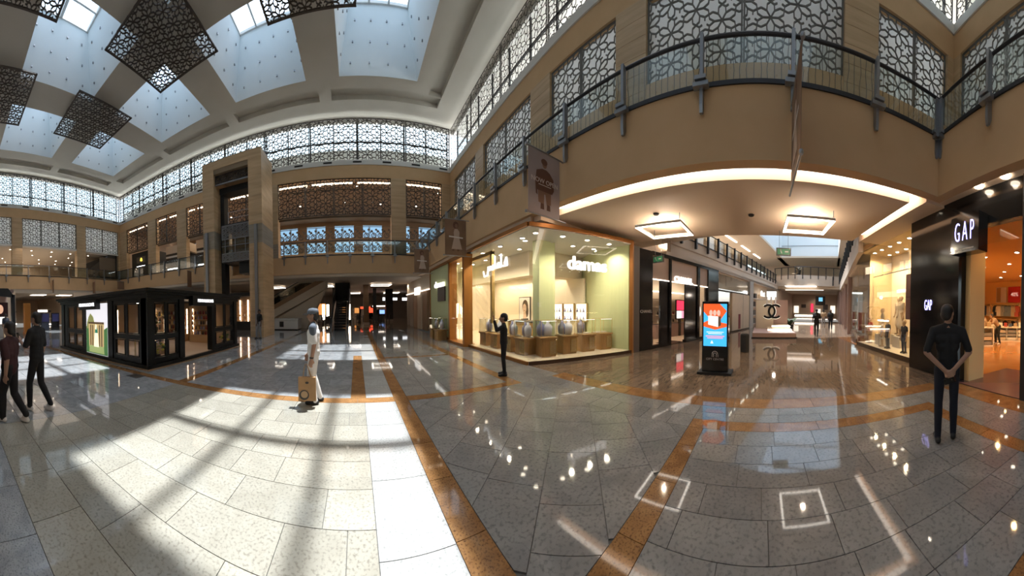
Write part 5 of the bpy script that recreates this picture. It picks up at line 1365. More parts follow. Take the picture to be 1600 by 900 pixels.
# ------------------------------------------------------------------ black clothing shop
gs = thing('clothing_shop', 'black glossy clothing shop front with glowing blue-white letters', 'shop', (0, 0, 0))
def gx(name, mat, *a): return MB().box(*a).build(name, mat, gs)
gx('pier', 'black_gloss', 4.46, -4.55, 0, 6.55, -4.3, 4.42); gx('pier_return', 'black_gloss', 6.45, -6.9, 0, 6.6, -4.5, 4.42)
gx('header', 'black_gloss', 2.5, -4.5, 3.62, 4.46, -4.3, 4.42); gx('header_glass', 'shop_glass', 2.6, -4.36, 3.2, 4.46, -4.34, 3.62); gx('jamb', 'black_matt', 2.2, -4.6, 0, 2.66, -4.25, 4.42); gx('wall_beyond', 'black_gloss', -8, -4.5, 0, 2.2, -4.3, 4.42); struct(MB().box(XL, -4.5, 0, -8, -4.3, 4.42).build('wall_front_ground', 'soffit_pink')); gx('inner_jamb', 'gap_wall', 4.30, -5.1, 0, 4.46, -4.55, 3.62)
gx('threshold', 'mauve_mat', 2.6, -6.4, 0, 4.5, -4.3, .012)
gx('shop_floor', 'orange_floor', -4, -15, 0, 15, -4.6, .01); gx('shop_ceiling', 'gap_wall', -4, -15, 3.9, 15, -7.05, 4.0); gx('shop_ceiling', 'gap_wall', -4, -7.05, 3.9, 6.45, -4.5, 4.0)
gx('back_wall', 'gap_wall', -4, -15.1, 0, 15, -15, 4.0); gx('side_wall', 'gap_wall', 14.9, -15, 0, 15, -7, 4.0); gx('partition', 'gap_wall', 6.6, -7.15, 0, 15, -7.05, 4.0)
gx('soffit_above', 'soffit_pink', -8, -4.3, 4.42, 6.6, -3.98, 4.5)
sg = thing('projecting_sign', 'black box sign with tall glowing GAP letters over the entrance', 'sign', (3.98, -3.98, 3.0))
MB().box(-.42, -.3, 0, .42, 0, .82).build('box', 'black_gloss', sg); MB().box(-.3, 0, .06, .3, .012, .085).build('underline', 'etched_white', sg)
lettering('sign_letters', 'GAP', 'sign_blue', (0, .012, .44), (PI / 2, 0, PI), sg, size=.62, depth=.006, sx=.40, spacing=1.5, bold=-.012)
lettering('pier_letters', 'GAP', 'sign_blue', (5.64, -4.285, 1.85), (PI / 2, 0, PI), gs, size=.42, depth=.005, sx=.42, bold=-.006)
for k in range(14): place('ceiling_spot', DL, gs, (9.6 - (k % 4) * 1.5, -7.8 - (k // 4) * 1.7, 3.9))
for k in range(8): spot_lamp((10.2 - (k % 4) * 1.9, -8.6 - (k // 4) * 3.2, 3.84), 230, (1, 0.62, 0.25))
spot_lamp((3.6, -5.6, 3.8), 40, (1, 0.6, 0.25))
for k in range(3): o = MB().lathe([(.10, 0), (.10, -.03), (.07, -.04)], ((5.3, 3.7, 3.0)[k], (-4.2, -4.12, -4.12)[k], (4.42, 4.42, 4.42)[k]), 12).build('downlight', 'downlight'); tag(o, 'bright recessed downlight in the soffit before the black clothing shop, ' + ('left' , 'middle', 'right')[k], 'downlight', 'soffit downlights'); spot_lamp(((5.3, 3.7, 3.0)[k], (-4.2, -4.12, -4.12)[k], 4.36), 12)
# tables, racks, wall clothes, posters
def cube_table(label, loc, rz, w, d, h, cols, seed):
    r = random.Random(seed); t = thing('display_table', label, 'table', loc, rz)
    MB().box(-w / 2, -d / 2, h - .06, w / 2, d / 2, h).build('top', 'white_unit', t); MB().box(-w / 2, -d / 2, 0, w / 2, d / 2, .06).build('base', 'white_unit', t)
    for k in range(cols + 1): x = -w / 2 + w * k / cols; MB().box(x - .02, -d / 2, .06, x + .02, d / 2, h - .06).build('divider', 'white_unit', t)
    MB().box(-w / 2, -.02, .06, w / 2, .02, h - .06).build('back_panel', 'white_unit', t)
    for k in range(cols):
        for z in (.08, .30, .5):
            if z < h - .22: MB().box(-w / 2 + w * k / cols + .06, .06, z, -w / 2 + w * (k + 1) / cols - .06, d / 2 - .04, z + .16).build('folded_stack', r.choice(('cloth_white', 'cloth_cream', 'cloth_grey')), t)
    for k in range(cols * 2): MB().box(-w / 2 + .06 + k * (w - .1) / (cols * 2), -.25, h, -w / 2 + (k + .85) * (w - .1) / (cols * 2), .25, h + r.uniform(.08, .26)).build('folded_stack', r.choice(SH), t)
    return t
cube_table('white cube display table with folded clothes nearest the entrance', (8.9, -9.6, .01), .9, 2.0, 1.0, .95, 3, 5); cube_table('white cube display table in front of the back wall racks', (8.4, -13.0, .01), .6, 2.4, 1.0, .85, 4, 6); cube_table('second white cube table deep in the clothing shop', (10.8, -12.4, .01), .6, 2.0, 1.0, .9, 3, 8)
def garment(mat):
    m = MB(); pr = [(-.05, .02), (-.22, -.04), (-.27, -.42), (-.20, -.43), (-.17, -.16), (-.17, -.72), (.17, -.72), (.17, -.16), (.20, -.43), (.27, -.42), (.22, -.04), (.05, .02)]
    n = len(pr); 
    for y in (-.05, .05): m.face([(x, y, z) for x, z in (pr if y < 0 else pr[::-1])])
    for k in range(n): a, b = pr[k], pr[(k + 1) % n]; m.face([(a[0], -.05, a[1]), (a[0], .05, a[1]), (b[0], .05, b[1]), (b[0], -.05, b[1])])
    return m.mesh('garment', mat)
GARM = {c: garment(c) for c in ('cloth_cream', 'cloth_tan', 'cloth_red', 'cloth_grey', 'cloth_white', 'denim', 'cloth_navy', 'cloth_greyblue')}
def clothes_rack(label, loc, rz, w, n, seed):
    r = random.Random(seed); t = thing('clothes_rack', label, 'clothes rack', loc, rz)
    MB().tube([(0, 0, 0), (w, 0, 0)], .02, 8).build('rail', 'frame_dark', t); MB().box(-.05, .02, .05, w + .05, .3, .10).build('shelf', 'wood_warm', t)
    for x in (0, w): MB().tube([(x, 0, 0), (x, .25, 0)], .015, 6).build('bracket', 'frame_dark', t)
    for k in range(n): g = place('garment', r.choice(list(GARM.values())), t, (w * (k + .5) / n, 0, -.05)); g.rotation_euler = (0, 0, r.uniform(-.3, .3))
    return t
for x, z, lab, sd in ((9.4, 2.2, 'upper wall rack of garments left of the shop corner', 1), (11.9, 2.2, 'upper wall rack of garments farther along the shop wall', 2), (6.9, 2.2, 'wall rack of pale jackets at the right of the shop', 3), (9.4, 1.15, 'lower wall rack of garments left of the shop corner', 4), (6.9, 1.15, 'lower wall rack under the pale jackets', 5)):
    clothes_rack(lab, (x, -14.7, z), 0, 2.1, 7, sd)
def poster(label, loc, rz, w, h, mats_, txt=None):
    t = thing('poster', label, 'poster', loc, rz); MB().box(-w / 2, -.03, -h / 2, w / 2, 0, h / 2).build('board', mats_[0], t)
    if len(mats_) > 1: MB().box(-w / 2 + .04, -.035, -h / 2 + .04, -w * .05, -.03, h / 2 - .04).build('print', mats_[1], t)
    if txt: lettering('print_letters', txt, 'screen_skin', (w * .05, -.035, 0), (PI / 2, 0, 0), t, size=h * .33, depth=.002)
poster('white poster with a clothing figure above the shop racks', (11.0, -14.9, 2.95), PI, .9, 1.1, ('photo_white', 'cloth_tan')); poster('red sale poster above the shop racks', (9.9, -14.9, 2.95), PI, 1.0, 1.1, ('red_print',), '40%'); poster('small dark red poster above the pale jackets', (7.6, -14.9, 2.8), PI, .4, .7, ('red_print',))
# ------------------------------------------------------------------ ground floor beyond the lift tower
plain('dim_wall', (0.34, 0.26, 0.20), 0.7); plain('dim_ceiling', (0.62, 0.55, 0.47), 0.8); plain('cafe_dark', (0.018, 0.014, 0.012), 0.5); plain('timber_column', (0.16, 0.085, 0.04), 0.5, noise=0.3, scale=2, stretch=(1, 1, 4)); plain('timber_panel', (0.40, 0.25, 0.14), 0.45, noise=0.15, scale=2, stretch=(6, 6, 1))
emit('sign_red', (1.0, 0.10, 0.04), 1.4); emit('sign_orange', (1.0, 0.42, 0.12), .7); emit('sign_blue_far', (0.25, 0.45, 1.0), 1.5); emit('screen_far', (0.95, 0.97, 1.0), 1.8)
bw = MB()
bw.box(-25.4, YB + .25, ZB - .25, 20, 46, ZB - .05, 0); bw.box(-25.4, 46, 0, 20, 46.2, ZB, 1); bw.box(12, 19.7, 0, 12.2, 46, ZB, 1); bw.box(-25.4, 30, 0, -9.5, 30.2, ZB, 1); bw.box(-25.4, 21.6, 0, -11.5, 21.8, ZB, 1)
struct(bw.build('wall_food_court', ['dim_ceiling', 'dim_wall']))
# right-hand timber shop front past the jewellery shop
t = thing('timber_shop', 'brown timber shop front with white sign beyond the jewellery shop', 'shop', (5.0, 16.4, 0))
MB().box(-.1, 0, 0, .2, .25, 4.2).build('pier', 'frame_dark', t)
for y, mt in ((1.6, 'timber_panel'), (3.2, 'pale_timber'), (4.6, 'timber_panel'), (6.2, 'dim_wall')): MB().box(.05, y, 0, .2, y + 1.35, 3.0).build('panel', mt, t)
MB().box(.1, .3, 3.0, .2, 9, 4.2).build('bulkhead', 'plaster_cream', t); MB().box(-.1, 3.6, 2.75, .1, 5.0, 3.35).build('sign', 'sign_white', t); MB().box(.1, 9, 0, 7, 9.2, 4.2).build('end_wall', 'dim_wall', t); MB().box(-.02, .3, 2.95, .06, 9, 3.02).build('lamp_strip', 'light_strip', t)
# escalator seen from the side
es = thing('escalator', 'escalator climbing to the right, seen from the side past the tower', 'escalator', (-10.0, 22.2, 0))
def para(mb, x0, z0, x1, z1, h, y0, y1): mb.hexa([(x0, y0, z0 - h), (x1, y0, z1 - h), (x1, y1, z1 - h), (x0, y1, z0 - h)], [(x0, y0, z0), (x1, y0, z1), (x1, y1, z1), (x0, y1, z0)]); return mb
para(MB(), 0, .35, 7.4, 4.2, .75, 0, 1.3).build('truss', 'plaster_cream', es); para(MB(), 0, .75, 7.4, 4.6, .42, -.03, 0).build('side_panel', 'timber_panel', es)
for y in (0.0, 1.25): para(MB(), 0, 1.5, 6.4, 4.85, .75, y, y + .02).build('glass_side', 'black_gloss' if y > 1 else 'rail_glass', es); MB().tube([(0, y, 1.55), (6.4, y, 4.9)], .05, 6).build('handrail', 'black_matt', es)
para(MB(), 0, 1.58, 6.2, 4.84, .03, -.03, -.01).build('lamp_strip', 'light_strip', es)
MB().hexa([(3.0, .2, 0), (5.6, .2, 0), (5.6, 1.2, 0), (3.0, 1.2, 0)], [(3.0, .2, 1.0), (7.2, .2, 3.3), (7.2, 1.2, 3.3), (3.0, 1.2, 1.0)]).build('under_panel', 'plaster_cream', es)
o = MB().box(-7.1, 20.4, 0.06, -4.75, 21.8, .82).box(-7.15, 20.35, .82, -4.7, 21.85, .93).box(-7.0, 20.5, 0, -4.85, 21.7, .06, 1).box(-6.3, 20.36, .25, -5.95, 20.40, .7, 1).build('low_counter', ['white_trim', 'frame_dark'], bevel=.02); tag(o, 'low white counter with dark notice at the foot of the escalator', 'counter')
# escalator seen end on
e2 = thing('escalator', 'dark escalator seen end-on rising away from the hall', 'escalator', (-1.3, 18.9, 0))
for k in range(22): MB().box(-.45, .6 + k * .33, k * .2, .45, .98 + k * .33, .18 + k * .2).build('step', 'black_matt', e2)
for x in (-.62, .62):
    m = MB(); m.hexa([(x - .07, 0, 0), (x + .07, 0, 0), (x + .07, 8, 4.1), (x - .07, 8, 4.1)], [(x - .07, 0, .5), (x + .07, 0, .5), (x + .07, 8, 5.2), (x - .07, 8, 5.2)]); m.build('skirt', 'steel', e2)
    MB().tube([(x, -.1, .55), (x, -.05, .9), (x, .7, 1.05), (x, 7.6, 5.3)], .045, 6).build('handrail', 'black_matt', e2)
    m = MB(); m.hexa([(x - .01, 0, .4), (x + .01, 0, .4), (x + .01, 7.6, 5.0), (x - .01, 7.6, 5.0)], [(x - .01, 0, .9), (x + .01, 0, .9), (x + .01, 7.6, 5.25), (x - .01, 7.6, 5.25)]); m.build('glass_side', 'black_gloss', e2)
MB().box(-.7, 5.2, 2.4, .7, 8.5, 4.2).build('shaft_back', 'black_matt', e2)
for x in (-1.0, -.35, .95): MB().tube([(x, -.5, 0), (x, -.5, .95)], .025, 6).build('bollard', 'steel', e2)
# columns, ceiling lights
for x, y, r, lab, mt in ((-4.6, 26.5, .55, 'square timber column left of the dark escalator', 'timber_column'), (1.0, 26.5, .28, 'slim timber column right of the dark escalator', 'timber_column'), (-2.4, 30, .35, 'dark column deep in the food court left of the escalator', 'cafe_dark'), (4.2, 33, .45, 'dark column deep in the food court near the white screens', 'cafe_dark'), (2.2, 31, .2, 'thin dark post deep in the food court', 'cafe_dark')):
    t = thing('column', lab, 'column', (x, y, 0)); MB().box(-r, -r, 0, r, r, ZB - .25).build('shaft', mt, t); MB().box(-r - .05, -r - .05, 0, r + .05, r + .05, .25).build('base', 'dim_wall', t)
for x, y, s, lab in ((-3.2, 25.2, .95, 'square ring light over the food court left of the dark escalator'), (2.4, 25.0, .95, 'square ring light over the food court right of the dark escalator'), (-8.2, 25.2, .9, 'square ring light beside the side-on escalator'), (-.5, 38, 1.1, 'far square ring light low in the food court, left one'), (5.2, 38, 1.1, 'far square ring light low in the food court, right one')):
    square_pendant(x, y, ZB - .42, s, s, lab, None, 'lamp_white', 0, .14)
for x, y in ((-6, 24), (0, 27), (5, 25), (-1, 34), (5, 36), (9, 30), (-8, 28)): spot_lamp((x, y, ZB - .35), 70, (1, .82, .62))
# cafe tables and chairs
cf = MB().box(-.4, -.4, .70, .4, .4, .74).tube([(0, 0, 0), (0, 0, .7)], .04, 6).lathe([(.28, 0), (.28, .02), (.04, .04)], n=12)
def cafe_chair():
    t = thing('cafe_chair', '', 'chair', (0, 0, 0)); MB().box(-.21, -.21, .43, .21, .21, .48).build('seat', 'cafe_dark', t); MB().box(-.21, .18, .48, .21, .22, .90).build('backrest', 'cafe_dark', t)
    for sx in (-.18, .18):
        for sy in (-.18, .18): MB().box(sx - .02, sy - .02, 0, sx + .02, sy + .02, .43).build('leg', 'cafe_dark', t)
    return t
ch0 = cafe_chair(); first = True; rr4 = random.Random(8)
TXT = ['nearest the side-on escalator', 'behind the white counter', 'between the two escalators', 'left of the timber column', 'right of the dark escalator', 'beside the slim column', 'near the red signs', 'in the far middle']
for k, (x, y) in enumerate(((-5.8, 26.0), (-4.2, 24.3), (-3.0, 27.5), (-6.0, 29), (.9, 28.5), (2.0, 27.2), (.2, 31), (2.9, 30))):
    t = thing('cafe_table', 'dark café table in the food court ' + TXT[k], 'table', (x, y, 0), 0, 'food court tables')
    MB().box(-.42, -.42, .70, .42, .42, .74).build('tabletop', 'cafe_dark', t); MB().tube([(0, 0, .03), (0, 0, .7)], .04, 6).build('pedestal', 'cafe_dark', t); MB().lathe([(.28, 0), (.28, .02), (.04, .04)], n=12).build('foot', 'cafe_dark', t)
    for j, (dx, dy, a, w) in enumerate(((0, -.75, PI, 'front'), (0, .75, 0, 'far'), (-.75, 0, PI / 2, 'left'), (.75, 0, -PI / 2, 'right'))):
        c = ch0 if first else copy_tree(ch0); first = False
        c.location = (x + dx, y + dy, 0); c.rotation_euler = (0, 0, a); tag(c, 'dark café chair on the ' + w + ' side of the table ' + TXT[k], 'chair', 'food court chairs')
# lit signs of the far counters
for x, z, w, h, mt, lab in ((4.1, 2.85, .8, .5, 'screen_far', 'white menu screen far in the food court, left'), (5.7, 2.9, .7, .4, 'screen_far', 'white menu screen far in the food court, middle'), (7.2, 2.85, 1.2, .45, 'screen_far', 'white menu screen far in the food court, right'),
                            (.6, 1.6, 1.6, .35, 'sign_red', 'red glowing counter sign far in the food court, upper'), (1.6, 1.0, 1.2, .7, 'sign_red', 'red glowing counter front far in the food court, lower'), (-.3, .95, .7, .8, 'sign_orange', 'orange glowing counter sign far in the food court'), (-2.2, .9, .5, 1.0, 'sign_orange', 'small orange glow beside the dark escalator'), (3.6, .8, .8, .6, 'sign_blue_far', 'blue glowing drink cooler far in the food court'), (2.5, 1.9, 2.5, .2, 'light_strip', 'cream light strip over the far counters'), (-5.2, 1.0, 1.6, 1.3, 'sign_orange', 'orange lit poster behind the walking man with the cap')):
    t = thing('lit_sign', lab, 'sign', (x, 40 if x > -5 else 29.9, z)); MB().box(-.05, .02, -.05, w + .05, .12, h + .05).build('case', 'cafe_dark', t); MB().box(0, 0, 0, w, .03, h).build('face', mt, t)
    if x > -5 and z < 2.5: MB().box(-.3, .1, -z, w + .3, .6, h + .1).build('counter', 'dim_wall', t)
    else:
        for px in (.1, w - .1): MB().tube([(px, .07, h), (px, .07, ZB - .25 - z)], .015, 5).build('hanger', 'steel', t)
for k, x in enumerate((-4.0, -3.5, -1.0)): o = MB().box(x, 29.85, .4, x + .3, 29.95, 2.2).build('lit_column', 'lamp_warm'); tag(o, 'thin warm lit display column near the escalator, ' + ORD[k] + ' from the left', 'display column', 'lit display columns'); MB().box(x - .1, 29.8, 0, x + .4, 30.0, .4).build('base', 'cafe_dark', o)
# dark perfume shop seen through the foot of the lift portal
t = thing('perfume_shop', 'dark perfume shop with lit shelves seen past the lift portal', 'shop', (-11.3, 20.2, 0))
MB().box(0, 0, 0, .3, .3, 3.0).build('post', 'black_matt', t); MB().box(3.2, 0, 0, 3.5, .3, 3.0).build('post', 'black_matt', t); MB().box(-.1, -.1, 2.9, 3.6, .5, 3.2).build('cornice', 'black_matt', t); MB().box(.3, 1.2, 0, 3.2, 1.3, 2.9).build('back_wall', 'timber_panel', t)
for k in range(4): MB().box(.4, .8, .6 + k * .5, 3.1, 1.2, .63 + k * .5).build('shelf', 'pale_timber', t)
for x in (.9, 1.7, 2.5): MB().box(x, 1.1, .5, x + .08, 1.18, 2.6).build('lamp_strip', 'lamp_warm', t)
for k in range(12): MB().lathe([(.05, 0), (.05, .16), (.02, .19), (.02, .24)], (.55 + (k % 6) * .45, 1.0, .63 + (k // 6) * .5), 8).build('bottle', ('gold', 'frame_dark', 'photo_white')[k % 3], t)
MB().box(.4, .3, 0, 3.1, .5, .7).build('counter', 'cafe_dark', t)
# ------------------------------------------------------------------ ground floor on the far left
lw = MB(); lw.box(XL - .3, 13.0, 0, XL, YW, ZB - .1, 0); lw.box(XL - .3, YF, 0, XL, 6.4, ZB - .1, 0); lw.box(XL - 20, 3.5, ZB - .2, XL, 16, ZB - .1, 1); lw.box(XL - 20, 3.2, 0, XL, 3.5, ZB, 0); lw.box(XL - 20, 15.7, 0, XL, 16, ZB, 0); lw.box(XL - 20.2, 3.2, 0, XL - 20, 16, ZB, 0)
struct(lw.build('wall_left_ground', ['soffit_pink', 'plaster_cream']))
struct(MB().box(XL - .3, 6.4, 3.85, XL, 13.0, ZB - .1).build('trim_left_lintel', 'plaster_cream'))
for y, lab in ((9.9, 'rectangular ceiling light over the left arcade entrance, left one'), (13.2, 'rectangular ceiling light over the left arcade entrance, right one')):
    square_pendant(XL - 3.0, y, 3.88, .55, .85, lab, None, 'lamp_white', 0, .12)
for k in range(6): spot_lamp((XL - 3 - k * 2.5, 7 + (k % 3) * 3, 3.9), 60, (1, .84, .68))
for k in range(5):
    t = thing('arcade_shop', 'lit cosmetics counter deep in the left arcade, ' + ORD[k] + ' from the left', 'counter', (XL - 6 - (k % 3) * 4, 5.2 + k * 2.1, 0)); MB().box(-.6, -.5, 0, .6, .5, 1.1).build('body', ('photo_white', 'pink_wall', 'photo_white', 'frame_dark', 'photo_white')[k], t); MB().box(.6, -.5, .1, .64, .5, .22).build('lamp_strip', 'lamp_white', t); MB().box(-.5, -.5, 1.9, .5, .5, 2.2).build('header', 'light_strip' if k % 2 else 'frame_dark', t)
    for sy in (-.45, .45): MB().tube([(0, sy, 1.1), (0, sy, 1.9)], .03, 6).build('post', 'steel', t)
for y, lab in ((9.0, 'dark blue standing screen in the left arcade, left one'), (10.1, 'black standing screen with a car-like image, right one')):
    t = thing('standing_screen', lab.replace(' with a car-like image', ''), 'totem', (XL + 1.5, y, 0), PI / 2); MB().box(-.42, -.1, .05, .42, .1, 1.75).build('case', 'cloth_navy' if y < 9.5 else 'black_gloss', t); MB().box(-.48, -.25, 0, .48, .25, .05).build('base', 'black_matt', t); MB().box(-.36, -.11, .9, .36, -.1, 1.65).build('screen', plain('screen_violet' + str(y), (.03, .03, .09), .3), t)
o = MB().box(-21.2, 6.0, 0, -20.7, 6.5, 2.6).box(-21.25, 5.95, 0, -20.65, 6.55, .15).build('orange_pillar', plain('orange_paint', (.55, .20, .03), .5)); tag(o, 'bright orange pillar beside the black stall on the far left', 'pillar')
# black stall with backlit posters
st2 = thing('black_stall', 'black-framed stall with backlit portrait posters at the left edge', 'stall', (-18.2, 4.5, 0))
MB().box(-.2, -.25, 0, .2, 0, 3.1).build('post', 'black_matt', st2); MB().hexa([(-.2, -5, 3.4), (.2, -5, 3.4), (.2, 0, 2.9), (-.2, 0, 2.9)], [(-.2, -5, 3.6), (.2, -5, 3.6), (.2, -.5, 3.55), (-.2, -.5, 3.55)]).build('canopy_edge', 'black_matt', st2)
MB().box(-3, -5, 3.3, -.2, 0, 3.5).build('canopy', 'pink_wall', st2); MB().box(-3, -.2, 0, -2.8, -.05, 3.4).build('post', 'black_matt', st2); MB().box(-2.9, -5, .0, -2.7, 0, 3.3).build('back_wall', 'pink_wall', st2)
MB().box(-1.0, -1.5, 1.5, -.9, -.3, 2.6).build('portrait_poster', 'maroon_banner', st2); m = MB(); m.xf(Matrix()); 
fm = MB(); disc(fm, 0, 0, .24, .34, 0); fm.xf(Matrix(((0, 0, 0, -.89), (1, 0, 0, -.9), (0, 0, 1, 2.08), (0, 0, 0, 1)))).build('portrait_face', emit('portrait_glow', (.75, .42, .28), .9), st2)
MB().box(-1.0, -2.9, 1.6, -.9, -1.65, 2.6).build('lit_poster', emit('poster_teal', (.15, .45, .42), .8), st2); MB().box(-1.4, -3.5, 0, -.8, -.3, .95).build('counter', 'photo_white', st2); MB().box(-1.2, -3.2, .97, -1.1, -.4, 1.5).build('lit_backboard', 'screen_white', st2)
for k in range(3): MB().lathe([(.06, 0), (.1, -.06), (.12, -.14)], (-.5, -.5 - k * .3, 3.2), 10).build('spot_head', 'black_matt', st2)
spot_lamp((-19.6, 3.2, 3.2), 60, (1, .8, .65))
# ------------------------------------------------------------------ black perfume kiosk
plain('kiosk_black', (.006, .0065, .006), .35, spec=.3); plain('kiosk_inner', (.36, .22, .11), .5); plain('hedge', (.05, .10, .025), .8, c2=(.16, .20, .05), scale=9); plain('brass_edge', (.35, .22, .12), .4)
emit('garden_sky', (.78, .76, .80), .95); emit('garden_drape', (.55, .40, .18), .8); emit('garden_green', (.06, .16, .05), .8); emit('garden_tree', (.25, .26, .09), .8); emit('garden_pale', (.85, .80, .60), 1.0); emit('statue_green', (.03, .22, .14), .8); emit('garden_grass', (.35, .42, .16), .8)
kk = thing('perfume_kiosk', 'free-standing black framed perfume kiosk with glass bays and a garden poster', 'kiosk', (-11.35, 5.15, 0))
KW, KD, KH = 5.9, 5.65, 2.12
def kb(name, mat, *a, **k): return MB().box(*a).build(name, mat, kk, **k)
kb('plinth', 'kiosk_black', -.08, -.08, 0, KW + .08, KD + .08, .14); kb('plinth_edge', 'brass_edge', -.12, -.12, 0, KW + .12, KD + .12, .03)
kb('shop_floor', 'taupe_panel', 0, 0, .03, KW, KD, .15)
kb('roof', 'kiosk_black', -.02, -.02, KH + .05, KW + .02, KD + .02, KH + .14); 
for e, z0, z1 in ((.06, KH - .02, KH + .1), (.14, KH + .1, KH + .17), (.22, KH + .17, KH + .26)): 
    for nm, a in (('cornice', (-e, -e, z0, KW + e, .05, z1)), ('cornice', (-e, KD - .05, z0, KW + e, KD + e, z1)), ('cornice', (-e, .05, z0, .05, KD - .05, z1)), ('cornice', (KW - .05, .05, z0, KW + e, KD - .05, z1))): kb(nm, 'kiosk_black', *a)
def window_bay(axis, a0, a1, pos, parent=kk):
    """two upper and two lower framed panes between a0 and a1; axis x: front face at y=pos, axis y: side face at x=pos"""
    def bxx(nm, mt, u0, u1, z0, z1, d0, d1): 
        if axis == 'x': return MB().box(u0, pos + d0, z0, u1, pos + d1, z1).build(nm, mt, parent)
        return MB().box(pos - d1, u0, z0, pos - d0, u1, z1).build(nm, mt, parent)
    mid = (a0 + a1) / 2
    for z0, z1 in ((.14, .30), (.84, 1.0), (KH - .14, KH)): bxx('rail', 'kiosk_black', a0, a1, z0, z1, .0, .08)
    for u in (a0, mid, a1): bxx('stile', 'kiosk_black', u - .05, u + .05, .3, KH - .1, .01, .07)
    for u0, u1 in ((a0 + .07, mid - .07), (mid + .07, a1 - .07)):
        for z0, z1 in ((.32, .82), (1.02, KH - .16)):
            p = bxx('glass_pane', 'shop_glass', u0 - .03, u1 + .03, z0 - .02, z1 + .02, .035, .045)
            for v0, v1, y0, y1 in ((u0, u1, z0, z0 + .025), (u0, u1, z1 - .025, z1), (u0, u0 + .025, z0, z1), (u1 - .025, u1, z0, z1)): bxx('bead', 'kiosk_black', v0, v1, y0, y1, .0, .03)
for x0, x1 in ((0, .62), (2.28, 2.34), (3.88, 4.22), (5.62, 5.9)): pass
for x in (.0, 2.14, 3.90, 5.60): kb('pillar', 'kiosk_black', x, -.03, .14, x + .28, .2, KH)
for y in (1.45, 3.45, KD - .28): kb('pillar', 'kiosk_black', KW - .2, y, .14, KW + .03, y + .26, KH)
kb('pillar', 'kiosk_black', KW - .25, -.03, .14, KW + .03, .25, KH); kb('pillar', 'kiosk_black', 0, KD - .25, .14, .25, KD, KH)
window_bay('x', .62, 2.10, 0); window_bay('x', 4.22, 5.58, 0); window_bay('y', .26, 1.42, KW); window_bay('y', 3.73, KD - .3, KW)
kb('side_panel', 'kiosk_black', .28, 0, .14, .6, .1, KH); kb('back_wall', 'kiosk_inner', 0, KD - .1, .14, KW, KD, KH); kb('side_wall', 'kiosk_inner', 0, .1, .14, .1, KD, KH)
# garden poster: print shapes on a backlit board
def prt(nm, mt, pts, d): MB().face([(2.42 + u * 1.48, -.035 - d * .001, .16 + v * 1.86) for u, v in pts]).build(nm, mt, pst)
pst = kb('garden_poster', 'garden_sky', 2.40, -.03, .15, 3.92, .03, KH - .08)
prt('hedge_print', 'garden_green', [(0, 0), (1, 0), (1, .55), (.86, .5), (.8, .4), (.2, .4), (.12, .52), (0, .55)], 1)
prt('tree_print', 'garden_tree', [(.02, .5), (.35, .5), (.42, .62), (.36, .74), (.22, .82), (.12, .74), (.04, .62)], 2)
prt('drape_print', 'garden_drape', [(.14, .12), (.84, .12), (.86, .60), (.12, .60)], 3); prt('wall_print', 'brass_edge', [(.12, .60), (.86, .60), (.86, .64), (.12, .64)], 4)
for a in (.2, .3, .62, .72): prt('fold_print', 'kiosk_inner', [(a, .14), (a + .05, .14), (a + .06, .58), (a + .01, .58)], 5)
prt('lawn_print', 'garden_grass', [(.14, .02), (.86, .02), (.84, .16), (.16, .16)], 6); prt('pedestal_print', 'garden_pale', [(.38, .14), (.62, .14), (.58, .42), (.42, .42)], 7); prt('statue_print', 'statue_green', [(.44, .42), (.57, .42), (.56, .5), (.52, .55), (.46, .5)], 8); prt('statue_head_print', 'garden_pale', [(.44, .50), (.52, .49), (.53, .58), (.47, .6)], 9)
kb('sign_board', 'kiosk_black', 2.16, -.22, KH - .30, 3.45, -.03, KH + .05); kb('sign_board', 'kiosk_black', KW + .03, 1.95, KH - .24, KW + .22, 3.35, KH + .1)
emit('sign_bar', (.95, .95, .97), 1.6)
lettering('sign_letters', "PENHALIGON'S", 'sign_bar', (2.75, -.225, KH - .12), (PI / 2, 0, 0), kk, size=.17, depth=.004, bold=.004); lettering('sign_letters', "PENHALIGON'S", 'sign_bar', (KW + .225, 2.75, KH - .06), (PI / 2, 0, PI / 2), kk, size=.15, depth=.004, bold=.004)
for x, y in ((1.0, 1.2), (3.0, 1.5), (4.8, 1.2), (1.5, 3.5), (3.5, 3.8), (5.0, 3.9)): place('ceiling_spot', DLS, kk, (x, y, KH + .05)); spot_lamp((-11.35 + x, 5.15 + y, KH), 25, (1, .78, .5))
def shelf_of_bottles(label, loc, rz, w, n, seed):
    r = random.Random(seed); t = thing('bottle_shelf', label, 'shelving', loc, rz); MB().box(0, .0, 0, w, .02, 1.7).build('back_panel', 'kiosk_inner', t)
    for k in range(n):
        z = .35 + k * 1.25 / n; MB().box(0, -.25, z, w, 0, z + .025).build('shelf', 'wood_warm', t); x = .08
        while x < w - .08: MB().lathe([(.04, 0), (.045, .1), (.02, .12), (.03, .13), (.03, .17)], (x, -.12, z + .025), 8).build('bottle', r.choice(('gold', 'photo_white', 'velvet', 'red_panel', 'frame_dark')), t); x += r.uniform(.12, .2)
    MB().box(.02, -.05, .35, .06, -.02, 1.65).build('lamp_strip', 'lamp_warm', t); MB().box(w - .06, -.05, .35, w - .02, -.02, 1.65).build('lamp_strip', 'lamp_warm', t); MB().box(0, -.28, 0, w, 0, .35).build('cabinet', 'kiosk_inner', t)
    return t
X0, Y0 = -11.35, 5.15
